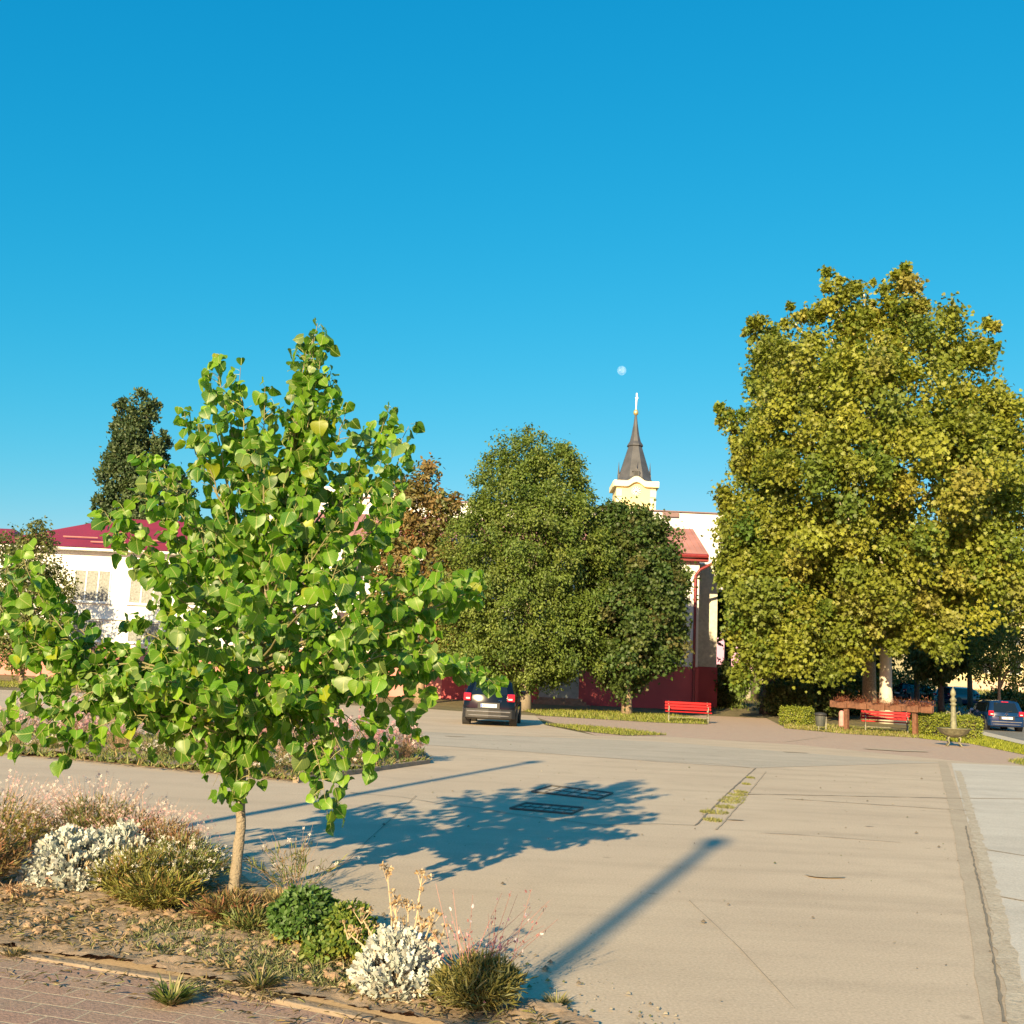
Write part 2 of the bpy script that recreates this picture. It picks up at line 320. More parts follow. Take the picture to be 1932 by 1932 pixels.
# leaf shapes
def heart(fold=.22, curl=.2, wave=0):
    rows = [(0, 0), (-.06, .24), (.03, .44), (.2, .56), (.42, .55), (.64, .41), (.84, .19), (.97, 0)]
    V = []; U = []
    for i, (t, wd) in enumerate(rows):
        tm = max(t, 0)
        for q in (-1, 0, 1):
            x = q*wd; y = (tm if q == 0 else t); z = fold*abs(x)-curl*tm*tm+wave*q*math.sin(i*1.7)*.06
            V.append((x, y, z)); U.append((x, y))
    F = []
    for i in range(len(rows)-1):
        a = i*3; F += [(a, a+1, a+4, a+3), (a+1, a+2, a+5, a+4)]
    return V, F, U
HEARTS = [heart(.25, .2, 1), heart(.1, .45, -1), heart(.5, .1, .6), heart(.05, .05, 1.4), heart(-.25, .3, -1)]
LOBED = ([(0,0,0),(0,.45,.0),(0,1,-.12),(-.3,.02,.06),(-.55,.3,.12),(-.27,.42,.07),(-.42,.78,.02),(-.16,.7,.02),(.3,.02,.06),(.55,.3,.12),(.27,.42,.07),(.42,.78,.02),(.16,.7,.02)],
         [(0,1,5,4,3),(1,2,7,6,5),(0,8,9,10,1),(1,10,11,12,2)], None)
OVAL = ([(0,0,0),(0,1,-.1),(-.28,.3,.08),(-.24,.68,.05),(.28,.3,.08),(.24,.68,.05)], [(0,1,3,2),(0,4,5,1)], None)
NEEDLE = ([(-.025,0,0),(.025,0,0),(.055,.5,.03),(0,1,-.1),(-.055,.5,.03)], [(0,1,2,3,4)], None)
PETALS = ([(0,0,0)]+[(math.cos(q)*r, math.sin(q)*r, .12) for k in range(4) for q, r in ((k*1.57-.35,.7),(k*1.57,1.0),(k*1.57+.35,.7))], [(0,1+3*k,2+3*k,3+3*k) for k in range(4)], None)
FELT = ([(0,0,0),(0,.5,0),(0,1,.05),(-.1,.12,.02),(-.22,.35,.03),(-.12,.42,.02),(-.27,.62,.03),(-.14,.68,.02),(-.2,.88,.04),(.1,.12,.02),(.22,.35,.03),(.12,.42,.02),(.27,.62,.03),(.14,.68,.02),(.2,.88,.04)],
        [(0,1,5,4,3),(1,2,8,7,6,5),(0,9,10,11,1),(1,11,12,13,14,2)], None)
def pick(rng, cols, n, jit=.15):
    """cols: list of (weight, (r,g,b))"""
    w_ = np.array([c[0] for c in cols], float); w_ /= w_.sum(); C = np.array([c[1] for c in cols])
    i = rng.choice(len(cols), n, p=w_); c = C[i]*(1+rng.normal(size=(n, 1))*jit); return np.clip(c, .002, 1)
def crown(name, lobes, n, size, cols, parent, seed, tmpl=LOBED, clump=.9, m='leaf2', origin=None, droop=.3, inner=.25, zcut=None, jit=.13, fuzz=.42, cover=3.3):
    rng = np.random.default_rng(seed); L = np.array(lobes, float)
    area = (L[:, 3]*L[:, 4]+L[:, 4]*L[:, 5]+L[:, 3]*L[:, 5]); area /= area.sum()
    P, O, Cc = [], [], []
    for i, (cx, cy, cz, rx, ry, rz) in enumerate(L):
        m_ = int(n*area[i]); nc = max(5, int((rx*ry+ry*rz+rx*rz)*cover/(clump**2)/1.1))
        u = rnd(rng, nc); rad = rng.uniform(.76, 1.17, (nc, 1)); rr = np.array([rx, ry, rz])
        cc = u*rad*rr+(cx, cy, cz); keep = np.ones(nc, bool)
        for j, (ax, ay, az, bx, by, bz) in enumerate(L):
            if j != i: keep &= (((cc-(ax, ay, az))/(bx, by, bz))**2).sum(1) > .55
        cc = cc[keep]; uu = u[keep]
        if len(cc) == 0: continue
        ccol = (pick(rng, cols, len(cc), .08)+pick(rng, cols, len(cc), .08))*.5; k = rng.integers(0, len(cc), m_)
        sc_ = min(clump, .62*min(rx, rz))*rng.uniform(.7, 1.3, (len(cc), 1))
        p = cc[k]+rng.normal(size=(m_, 3))*fuzz*sc_[k]
        P.append(p); O.append(uu[k]); Cc.append(ccol[k])
        mi = int(m_*inner); q = rnd(rng, mi)*(rng.uniform(.1, .8, (mi, 1))**.6)*rr+(cx, cy, cz)
        P.append(q); O.append(rnd(rng, mi)); Cc.append(pick(rng, cols, mi, .1))
    P = np.concatenate(P); O = np.concatenate(O); Cc = np.concatenate(Cc)
    if zcut is not None: k = P[:, 2] > zcut; P, O, Cc = P[k], O[k], Cc[k]
    N = len(P); nrm = O*.8+np.array([0, 0, .35])+rng.normal(size=(N, 3))*.55
    d = O*.5+rng.normal(size=(N, 3))*.7+np.array([0, 0, -droop]); Cc = np.clip(Cc*(1+rng.normal(size=(N, 1))*jit), .003, 1)
    return leafobj(name, [scatter(tmpl, P, d, nrm, size*rng.uniform(.65, 1.25, N), Cc)], m, parent, origin)
def limbs(root_pts, rads, targets, seed, r0=.12, base=None):
    """trunk plus limbs to the given points, as one mesh of tubes"""
    rng = random.Random(seed); mb = MB(); mb.tube(root_pts, rads, 12)
    pts = [Vector(p) for p in root_pts]
    for t in targets:
        t = Vector(t); 
        cand = [p for p in pts[2:] if p.z < t.z-.1*abs(t.z)] or [pts[min(2, len(pts)-1)]]
        s = cand[min(len(cand)-1, int(len(cand)*rng.uniform(.55, 1)))]
        m1 = s.lerp(t, .35)+Vector((rng.uniform(-.3, .3), rng.uniform(-.3, .3), (t-s).length*.05)); m2 = s.lerp(t, .7)+Vector((rng.uniform(-.3, .3), rng.uniform(-.3, .3), 0))
        mb.tube([s, m1, m2, t], [r0, r0*.7, r0*.45, r0*.15], 7)
    return mb
def polysheet(name, pts, z, m, label=None, cat=None, kind='structure', slope=False):
    me = bpy.data.meshes.new(name); bm = bmesh.new()
    bm.faces.new([bm.verts.new((p[0], p[1], 0)) for p in pts]); bmesh.ops.recalc_face_normals(bm, faces=bm.faces)
    if slope:
        for yc in (RY0, RY1):
            bmesh.ops.bisect_plane(bm, geom=bm.verts[:]+bm.edges[:]+bm.faces[:], plane_co=(0, yc, 0), plane_no=(0, 1, 0))
    for v in bm.verts: v.co.z = z+(gz(v.co.y) if slope else 0)
    for f in bm.faces:
        if f.normal.z < 0: f.normal_flip()
    bm.to_mesh(me); bm.free(); o = link(name, me, m); return tag(o, label, cat, kind=kind)
def ribbon_pts(pts, w0, seed=0, jag=.3, step=.25):
    rng = random.Random(seed); P = [Vector((p[0], p[1], 0)) for p in pts]; q = []
    for a, b_ in zip(P, P[1:]):
        n_ = max(1, int((b_-a).length/step)); q += [a.lerp(b_, i/n_) for i in range(n_)]
    q.append(P[-1]); Lf, Rt = [], []
    for i, p in enumerate(q):
        t = (q[min(i+1, len(q)-1)]-q[max(i-1, 0)]).normalized(); nn = Vector((-t.y, t.x, 0))
        e = w0*.5*(1+rng.uniform(-jag, jag)); e2 = w0*.5*(1+rng.uniform(-jag, jag)); j = rng.uniform(-.3, .3)*w0*jag
        Lf.append(p+nn*(e+j)); Rt.append(p-nn*(e2-j))
    return Lf, Rt
def ribbon(name, pts, w0, z, m, seed=0, jag=.3, step=.25, label=None, cat=None):
    Lf, Rt = ribbon_pts(pts, w0, seed, jag, step); n_ = len(Lf); mb = MB()
    mb.add([(p.x, p.y, z) for p in Lf]+[(p.x, p.y, z) for p in Rt], [(n_+i, n_+i+1, i+1, i) for i in range(n_-1)])
    o = mb.build(name, m); 
    for f in o.data.polygons:
        if f.normal.z < 0: o.data.flip_normals(); break
    return tag(o, label, cat, kind='structure')
def inpoly(P, poly):
    x, y = P[:, 0], P[:, 1]; r = np.zeros(len(P), bool); n_ = len(poly)
    for i in range(n_):
        x1, y1 = poly[i][:2]; x2, y2 = poly[(i+1) % n_][:2]
        c = ((y1 > y) != (y2 > y)) & (x < (x2-x1)*(y-y1)/(y2-y1+1e-12)+x1); r ^= c
    return r
def sample_poly(poly, n, rng):
    a = np.array([p[:2] for p in poly]); lo, hi = a.min(0), a.max(0); out = np.zeros((0, 2))
    while len(out) < n:
        q = rng.uniform(lo, hi, (n*2, 2)); out = np.vstack([out, q[inpoly(q, a)]])
    return out[:n]
def blades(poly, n, h, cols, seed, lean=.5, wid=.05, z0=0.0, slope=False):
    rng = np.random.default_rng(seed); p = sample_poly(poly, n, rng)
    z = np.array([gz(y) for y in p[:, 1]]) if slope else np.zeros(n)
    pos = np.c_[p, z+z0]; d = np.c_[rng.normal(size=(n, 2))*lean, np.ones(n)]; nrm = np.c_[rng.normal(size=(n, 2)), np.full(n, .2)]
    T = ([(-wid, 0, 0), (wid, 0, 0), (wid*.7, .5, .05), (0, 1, .25), (-wid*.7, .5, .05)], [(0, 1, 2, 3, 4)], None)
    return scatter(T, pos, d, nrm, h*rng.uniform(.5, 1.3, n), pick(rng, cols, n, .2))
GRASS = [(3, (.16, .21, .03)), (2, (.22, .24, .05)), (1, (.30, .27, .10))]
# ================================================================== ground and paving
gx = 2500
mb = MB(); ys = [-300, RY0, RY1, 3500]
mb.add([(x, y, gz(y)-.012) for y in ys for x in (-gx, gx)], [(2*i, 2*i+1, 2*i+3, 2*i+2) for i in range(3)])
tag(mb.build('ground', 'earth'), kind='structure')
plaza = [(-60, -8), (40, -8)]+[G(*p) for p in ((1932, 1442), (1850, 1440), (1700, 1425), (1500, 1405), (1260, 1390), (1130, 1389), (1028, 1368), (1010, 1350), (900, 1344), (780, 1336))]+[(-20, 47.5), (-60, 46)]
polysheet('plaza', plaza, 0, 'concrete')
polysheet('paved_path', [G(*p) for p in ((1000, 1350), (1130, 1389), (1260, 1390), (1500, 1405), (1700, 1425), (1850, 1440), (1932, 1442), (2100, 1445), (2100, 1430), (1932, 1424), (1830, 1402), (1735, 1392), (1600, 1383), (1480, 1372), (1440, 1352))]+[(19.5, 75), (14.2, 75)]+[G(*p) for p in ((1345, 1340), (1320, 1350), (1180, 1356))], -.004, 'paver')
# pale slab at the right of the long joint, and the joint itself
j0, j1 = G(1795, 1440), G(1928, 1932); jd = (j1-j0).normalized(); jb = j1+jd*8
polysheet('pale_pavement', [j0, G(2080, 1452), (14, 3), (jb.x+3, jb.y), jb], .004, 'concrete2')
ribbon('joint_gravel', [G(1808, 1455), G(1850, 1600), G(1885, 1740), G(1925, 1932), G(1925, 1932)+jd*3], .11, .008, 'gravel', 3, .3, .12)
ribbon('damp_strip', [G(1778, 1437), G(1800, 1510), G(1822, 1590), G(1862, 1760), G(1893, 1932), G(1893, 1932)+jd*2], .20, .0045, 'damp_and_shadow', 4, .08, .3)
ribbon('joint_crack', [G(1822, 1560), G(1850, 1680), G(1872, 1790), G(1896, 1932)], .014, .012, 'crack_and_shadow', 5, .8, .1)
ribbon('concrete_joint', [G(1560, 1390), G(1480, 1400), G(1130, 1391), G(960, 1388), G(780, 1383)], .04, .004, 'damp_and_shadow', 6, .6, .5)
polysheet('road', [G(*p) for p in ((640, 1372), (900, 1386), (1250, 1400), (1500, 1420), (1780, 1440), (1700, 1441), (1425, 1449), (1250, 1438), (1010, 1420), (780, 1404), (560, 1388))], .004, 'roadc')
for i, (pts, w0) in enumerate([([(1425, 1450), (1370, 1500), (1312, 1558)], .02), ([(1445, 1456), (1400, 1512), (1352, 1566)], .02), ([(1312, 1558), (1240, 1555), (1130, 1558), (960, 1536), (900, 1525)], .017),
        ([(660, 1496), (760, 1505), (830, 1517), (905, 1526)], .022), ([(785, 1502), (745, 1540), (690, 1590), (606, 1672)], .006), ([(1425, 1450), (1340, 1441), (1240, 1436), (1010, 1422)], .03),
        ([(1932, 1508), (1780, 1506), (1500, 1500), (1400, 1499)], .05), ([(1830, 1530), (1600, 1515), (1480, 1507)], .04), ([(1960, 1620), (1850, 1602)], .05), ([(1955, 1705), (1870, 1690)], .04),  # nearly level bands at the right: overhead wire shadows painted as dark ribbons
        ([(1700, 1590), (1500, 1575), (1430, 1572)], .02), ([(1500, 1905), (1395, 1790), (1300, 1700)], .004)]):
    ribbon('crack_and_shadow', [G(*p) for p in pts], w0, .009, 'crack_and_shadow' if i in (0, 2, 3, 4, 11) else 'damp_and_shadow', 20+i, .7, .2)
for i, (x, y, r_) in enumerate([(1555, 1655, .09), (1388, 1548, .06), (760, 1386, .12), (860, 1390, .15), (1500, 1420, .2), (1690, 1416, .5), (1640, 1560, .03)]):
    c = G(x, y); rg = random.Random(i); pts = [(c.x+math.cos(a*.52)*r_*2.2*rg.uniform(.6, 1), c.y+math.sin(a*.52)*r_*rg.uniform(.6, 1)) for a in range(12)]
    polysheet('stain', pts, .013, 'damp_and_shadow')
# brick pavement, kerb, soil bed
polysheet('brick_pavement', [(-14, -4), (3.5, -4), (1.2, 4.2), (.7, 4.66), (.05, 4.86), (-.55, 5.12), (-1.45, 5.55), (-2.72, 6.0), (-9, 8.45), (-14, 10.4)], .006, 'brick')
front = [(-14, 10.45), (-9, 8.5), (-2.70, 6.04), (-1.43, 5.59), (-.53, 5.16), (.05, 4.90), (.45, 4.86), (.62, 5.0), (.36, 5.36), (.02, 5.62)]
back = [(.02, 5.62), (-.5, 6.35), (-1.5, 7.75), (-2.1, 8.45), (-3.2, 9.2), (-5, 10.3), (-14, 15)]
bed = front+back[1:]
def kerb(name, pts, wd, h, label, cat, m='kerb'):
    seg = ribbon_pts(pts, wd, 7, .08, .5); mb = MB(); Lf, Rt = seg
    for i in range(len(Lf)-1):
        g = .004; a, b_, c, d = Lf[i], Lf[i+1], Rt[i+1], Rt[i]
        a2, b2 = a.lerp(b_, g), b_.lerp(a, g); d2, c2 = d.lerp(c, g), c.lerp(d, g); hh = h+random.Random(i).uniform(-.004, .004)
        mb.add([(p.x, p.y, z) for z in (-.05, hh) for p in (a2, b2, c2, d2)], [(0, 1, 2, 3), (4, 5, 6, 7), (0, 1, 5, 4), (1, 2, 6, 5), (2, 3, 7, 6), (3, 0, 4, 7)])
    return tag(mb.build(name, m, bevel=.006), label, cat)
tag(kerb('kerb', front[1:], .075, .02, None, None), kind='structure')
# soil with clods: a fine displaced sheet
def soil_sheet(name, poly, step, amp, seed, m='soil', base=.02):
    rng = np.random.default_rng(seed); a = np.array([p[:2] for p in poly]); lo, hi = a.min(0), a.max(0)
    xs = np.arange(lo[0], hi[0]+step, step); ysr = np.arange(lo[1], hi[1]+step, step); X, Y = np.meshgrid(xs, ysr)
    P = np.c_[X.ravel(), Y.ravel()]; ins = inpoly(P, a).reshape(X.shape); Z = np.zeros(X.shape)
    for k, am in ((1, 1), (2, .8), (4, .5), (9, .45)):
        g = rng.normal(size=(int(len(ysr)*step*3*k)+3, int(len(xs)*step*3*k)+3))
        yi = np.linspace(0, g.shape[0]-1.001, len(ysr)); xi = np.linspace(0, g.shape[1]-1.001, len(xs)); y0, x0 = yi.astype(int), xi.astype(int); fy, fx = (yi-y0)[:, None], (xi-x0)[None]
        Z += am*((g[y0][:, x0]*(1-fy)+g[y0+1][:, x0]*fy)*(1-fx)+(g[y0][:, x0+1]*(1-fy)+g[y0+1][:, x0+1]*fy)*fx)
    Z = base+amp*np.clip(Z, -1.2, 2.5)+.03
    idx = np.arange(X.size).reshape(X.shape); q = ins[:-1, :-1] & ins[1:, :-1] & ins[:-1, 1:] & ins[1:, 1:]
    F = np.stack([idx[:-1, :-1][q], idx[:-1, 1:][q], idx[1:, 1:][q], idx[1:, :-1][q]], 1)
    V = np.c_[P+rng.normal(size=P.shape)*step*.25, Z.ravel()]; used = np.unique(F); mp = np.zeros(len(V), int); mp[used] = np.arange(len(used))
    me = arr_mesh(name, V[used], mp[F].ravel(), np.full(len(F), 4)); me.polygons.foreach_set('use_smooth', np.ones(len(F), bool))
    return tag(link(name, me, m), kind='structure')
bedn = [p for p in bed if p[0] > -9.5]+[(-7, 11.3), (-7, 7.9)]
bedn = [(-7, 7.74)]+front[2:]+back[1:6]+[(-7, 11.3)]
soil_sheet('soil', [(x, y) for x, y in bedn], .022, .011, 5)
# ================================================================== grass and small cover
def cover(name, poly, n, h, cols, seed, lean=.5, wid=.05, m='blade', z0=0, slope=False, kind='stuff', extra=None):
    parts = [blades(poly, n, h, cols, seed, lean, wid, z0, slope)]
    if extra: parts += extra
    o = leafobj(name, parts, m); return tag(o, kind=kind)
SUNG = [(3, (.20, .24, .03)), (2, (.27, .28, .05)), (1, (.33, .29, .10))]
g1 = [G(*p) for p in ((985, 1341), (1050, 1340), (1150, 1343), (1270, 1350), (1338, 1360), (1335, 1367), (1230, 1363), (1130, 1357), (1030, 1351))]
cover('grass', g1, 9000, .13, SUNG, 31, .6, .09); polysheet('grass_ground', g1, .0, 'earth')
g2 = [G(*p) for p in ((1028, 1367), (1100, 1370), (1180, 1377), (1258, 1387), (1180, 1388), (1100, 1380))]
cover('grass', g2, 4500, .09, SUNG, 32, .6, .09); polysheet('grass_ground', g2, .008, 'earth')
g3 = [G(*p) for p in ((1837, 1386), (1932, 1409), (2000, 1425), (2000, 1430), (1932, 1424), (1830, 1403), (1735, 1393), (1735, 1383))]
cover('grass', g3, 12000, .10, [(3, (.24, .28, .02)), (2, (.30, .31, .03))], 33, .6, .09); polysheet('grass_ground', g3, .0, 'earth')
g4 = [G(*p) for p in ((1900, 1437), (1960, 1430), (1990, 1448), (1935, 1446))]
cover('grass', g4, 900, .10, SUNG, 34, .6, .08)
g5 = [G(*p) for p in ((-60, 1283), (300, 1290), (300, 1311), (150, 1299), (-60, 1296))]
cover('grass', g5, 12000, .16, SUNG, 35, .6, .1)
g6 = [G(*p) for p in ((1480, 1362), (1560, 1368), (1745, 1384), (1745, 1393), (1600, 1385), (1480, 1374))]
cover('grass', g6, 7000, .12, [(3, (.27, .24, .07)), (3, (.22, .24, .04)), (1, (.36, .28, .15))], 36, .7, .1); polysheet('grass_ground', g6, .0, 'earth')
und = [(12, 62), (60, 62), (70, 140), (8, 140)]
cover('grass', und, 14000, .3, GRASS, 37, .6, .12, slope=True)
# lawn behind, in the sun
tuft_ch = []
for x, y, r_ in ((1408, 1480, .05), (1398, 1495, .08), (1392, 1500, .10), (1378, 1513, .13), (1368, 1523, .10), (1352, 1533, .11), (1335, 1533, .07), (1345, 1548, .08), (1416, 1468, .05), (1385, 1507, .12)):
    c = G(x, y); tuft_ch += [(c.x+math.cos(a)*r_*1.3, c.y+math.sin(a)*r_) for a in (0,)]
    q = [(c.x+math.cos(a)*r_*1.4, c.y+math.sin(a)*r_*2.2) for a in np.linspace(0, 6.28, 9)[:-1]]
    o = leafobj('weed_patch', [blades(q, 260, .035, [(1, (.20, .21, .05)), (1, (.28, .26, .10))], int(x), 1.0, .12)], 'blade'); tag(o, kind='stuff')
# dry litter and low weeds over the soil and the kerb
rng = np.random.default_rng(8)
def litter(poly, n, cols, seed, L=.05, z=.05, wid=.05):
    rng = np.random.default_rng(seed); p = sample_poly(poly, n, rng); pos = np.c_[p, np.full(n, z)+rng.uniform(-.01, .02, n)]
    d = np.c_[rng.normal(size=(n, 2)), rng.normal(size=n)*.25]; nrm = np.c_[rng.normal(size=(n, 2))*.5, np.ones(n)]
    T = ([(-wid, 0, 0), (wid, 0, 0), (wid, .5, .12), (0, 1, 0), (-wid, .5, .12)], [(0, 1, 2, 3, 4)], None)
    return scatter(T, pos, d, nrm, L*rng.uniform(.4, 1.5, n), pick(rng, cols, n, .2))
DRY = [(3, (.42, .33, .19)), (2, (.30, .23, .12)), (1, (.24, .24, .08))]
nearbed = [(-3.8, 6.6), (-2.6, 6.1), (-1.4, 5.65), (-.5, 5.22), (.05, 4.95), (.4, 4.95), (0, 5.6), (-1.5, 7.6), (-3, 8.5), (-4.2, 8.6)]
tag(leafobj('dry_weeds', [litter(nearbed, 9000, DRY, 41), blades([(-1.9, 6.0), (-.7, 5.45), (-.2, 5.3), (-.4, 6.1), (-1.5, 6.9), (-2.2, 6.6)], 5200, .05, [(3, (.24, .26, .12)), (2, (.18, .22, .07)), (1, (.34, .29, .17))], 42, 1.0, .07, z0=.04)], 'blade'), kind='stuff')
tag(leafobj('dry_debris', [litter([(-3.6, 5.8), (-1.4, 5.2), (-.3, 4.75), (-.2, 5.0), (-1.4, 5.55), (-3, 6.1), (-3.8, 6.5)], 420, DRY, 43, .045, .014, .04),
    litter([(-1.6, 5.5), (-1.1, 5.3), (-.9, 5.35), (-1.4, 5.6)], 200, DRY, 44, .05, .03, .04)], 'blade'), kind='stuff')
GP = [G(700, 1890), G(1060, 1932), G(1900, 1900), G(1780, 1460), G(900, 1400), G(640, 1600), G(500, 1680)]
rng = np.random.default_rng(808); n_ = 420; p_ = sample_poly(GP, n_, rng); edge = sample_poly([(.1, 5.65), (.7, 5.0), (1.0, 5.3), (.5, 6.2), (-1.4, 8.2), (-1.55, 7.9)], 320, rng); p_ = np.vstack([p_, edge]); n_ = len(p_)
tag(leafobj('grit', [scatter(([(-.5, -.3, 0), (.5, -.4, 0), (.4, .4, 0), (-.4, .5, 0), (0, 0, .5)], [(0, 1, 4), (1, 2, 4), (2, 3, 4), (3, 0, 4)], None), np.c_[p_, np.full(n_, .011)], np.c_[rng.normal(size=(n_, 2)), np.zeros(n_)], np.tile([[0, 0, 1.]], (n_, 1)), rng.gamma(1.6, .006, n_)+.004, pick(rng, [(3, (.26, .20, .14)), (2, (.44, .37, .28)), (1, (.18, .18, .07))], n_, .2))], 'blade'), kind='stuff')
# soil clods
me_list = []
def clod_mesh(seed, r):
    bm = bmesh.new(); bmesh.ops.create_icosphere(bm, subdivisions=2, radius=r); rg = random.Random(seed)
    ax = [Vector((rg.uniform(-1, 1), rg.uniform(-1, 1), rg.uniform(-1, 1))).normalized() for _ in range(7)]
    for v in bm.verts:
        k = sum(max(0, v.co.normalized().dot(a))**3*(.25 if i % 2 else -.3) for i, a in enumerate(ax)); v.co *= 1+k; v.co.z *= .7
    return bm
bmall = bmesh.new(); rg = random.Random(4); cpoly = np.array([(-3.6, 6.75), (-1.3, 5.75), (-.2, 5.2), (.1, 5.5), (-1.4, 7.4), (-3.5, 7.6)])
pp = sample_poly(cpoly, 520, np.random.default_rng(2))
for i, (x, y) in enumerate(pp):
    bm = clod_mesh(i, .008+.03*rg.random()**2.2); bm.transform(Matrix.Translation((x, y, .055)) @ Matrix.Rotation(rg.random()*6, 4, 'Z')); me = bpy.data.meshes.new('t'); bm.to_mesh(me); bm.free(); bmall.from_mesh(me); bpy.data.meshes.remove(me)
me = bpy.data.meshes.new('soil_clods'); bmall.to_mesh(me); bmall.free(); tag(link('soil_clods', me, 'clod'), kind='stuff')
# ================================================================== church
ch = empty('church', (21.9, 189, gz(189)), 'cream church tower with clock under a tall dark spire and gilded cross', 'church')
cx, cy = 21.95, 188.8
mb = MB(); mb.b2(cx-3.5, cy-3.5, 3, cx+3.5, cy+3.5, 35.95); mb.b2(cx-1.4, cy-3.5, 35.95, cx+1.4, cy-3.1, 36.7); mb.build('tower_wall', 'cream', ch)
for sx in (-1, 1):
    mb = MB()
    for k in range(14): mb.b2(cx+sx*3.56, cy-3.6, 35.5-k*1.5-1.3, cx+sx*2.5, cy-3.4, 35.5-k*1.5)
    mb.build('corner_quoins', 'creamlight', ch)
def arch(z0, z1, wd, rise, aw, y0, y1, x0=cx):
    xs = [-wd, -aw*1.6, -aw*1.3, -aw, -aw*.6, -aw*.3, 0, aw*.3, aw*.6, aw, aw*1.3, aw*1.6, wd]
    hs_ = [0, 0, .06, .3, .72, .93, 1, .93, .72, .3, .06, 0, 0]
    top = [(x0+x, z1+rise*h) for x, h in zip(xs, hs_)]; bot = [(x0+x, z0+rise*h) for x, h in zip(xs, hs_)]
    return top, bot
top, bot = arch(35.95, 37.0, 4.0, .85, 1.15, 0, 0)
mb = MB()
for i in range(len(top)-1):
    q = [bot[i], bot[i+1], top[i+1], top[i]]; mb.prism(q, cy-4.1, cy-3.15, 'y')
mb.b2(cx-4.1, cy-3.14, 35.97, cx-3.2, cy+4.1, 36.98); mb.b2(cx+3.2, cy-3.14, 35.97, cx+4.1, cy+4.1, 36.98); mb.b2(cx-3.19, cy+3.4, 35.97, cx+3.19, cy+4.1, 36.98)
mb.b2(cx-3.19, cy-3.14, 36.72, cx+3.19, cy+3.39, 36.95)
mb.build('cornice', 'creamlight', ch)
mb = MB(); mb.prism([(cx+math.cos(a)*.82, 35.2+math.sin(a)*.82) for a in np.linspace(0, 2*math.pi, 25)[:-1]], cy-3.62, cy-3.45, 'y'); clk = mb.build('clock_face', 'white', ch)
for k in range(12):
    a = k*math.pi/6; mb = MB(); mb.box((cx+math.sin(a)*.64, cy-3.65, 35.2+math.cos(a)*.64), (.13, .05, .28), ry=a); mb.build('clock_numeral', 'dark', clk)
mb = MB(); mb.box((cx-.10, cy-3.70, 35.1), (.12, .04, .42), ry=R(225)); mb.box((cx+.2, cy-3.69, 35.02), (.10, .04, .62), ry=R(130)); mb.build('clock_hands', 'dark', clk)
mb = MB(); rot = math.pi/8; c8 = 1/math.cos(math.pi/8)
mb.lathe((cx, cy, 0), [(r*c8, z) for r, z in ((3.9, 36.9), (3.3, 37.3), (2.85, 38.0), (2.6, 39.2), (1.18, 44.1), (1.15, 44.15))], 8, rot)
mb.lathe((cx, cy, 0), [(r*c8, z) for r, z in ((1.3, 44.05), (1.42, 44.15), (1.36, 44.4), (.98, 45.0), (.68, 46.3), (.38, 48.3), (.18, 50.1))], 8, rot)
sp = mb.build('spire', 'slate', ch)
mb = MB(); mb.b2(cx-.55, cy-3.3, 37.6, cx+.55, cy-2.0, 38.9); mb.prism([(cx-.7, 38.9), (cx+.7, 38.9), (cx+.3, 39.1), (cx, 39.6), (cx-.3, 39.1)], cy-3.4, cy-2.0, 'y'); mb.tube([(cx, cy-3.2, 39.4), (cx, cy-3.2, 41.2)], [.10, .02], 6)
dm = mb.build('dormer', 'slate', sp); mb = MB(); mb.b2(cx-.38, cy-3.33, 37.8, cx+.38, cy-3.28, 38.8); mb.build('louvre', 'dark', dm)
for sx in (-1, 1):
    mb = MB(); mb.b2(cx+sx*3.0, cy-.55, 37.3, cx+sx*2.0, cy+.55, 38.8); mb.tube([(cx+sx*2.85, cy, 38.6), (cx+sx*2.85, cy, 41.2)], [.22, .02], 6); mb.build('dormer', 'slate', sp)
mb = MB(); mb.lathe((cx, cy, 0), [(.15, 49.95), (.36, 50.1), (.5, 50.5), (.36, 50.95), (.1, 51.1)], 14); mb.build('gilded_ball', 'gold', ch, smooth=True)
mb = MB(); mb.tube([(cx, cy, 51.0), (cx+.05, cy, 53.0)], [.13, .17], 8); mb.b2(cx-.07, cy-.1, 53.0, cx+.19, cy+.1, 54.2); mb.b2(cx-.22, cy-.08, 53.2, cx+.34, cy+.08, 53.36); mb.build('cross', 'crossw', ch)
# moon
mdir = ray(1173, 699).normalized(); mpos = Vector((0, 0, EYE))+mdir*3000
bm = bmesh.new(); bmesh.ops.create_uvsphere(bm, u_segments=32, v_segments=20, radius=13.2); me = bpy.data.meshes.new('moon'); bm.to_mesh(me); bm.free()
me.polygons.foreach_set('use_smooth', [True]*len(me.polygons)); o = link('moon', me, 'moon'); o.location = mpos; tag(o, 'pale daytime moon in the blue sky above the church spire', 'moon')
o.visible_shadow = True
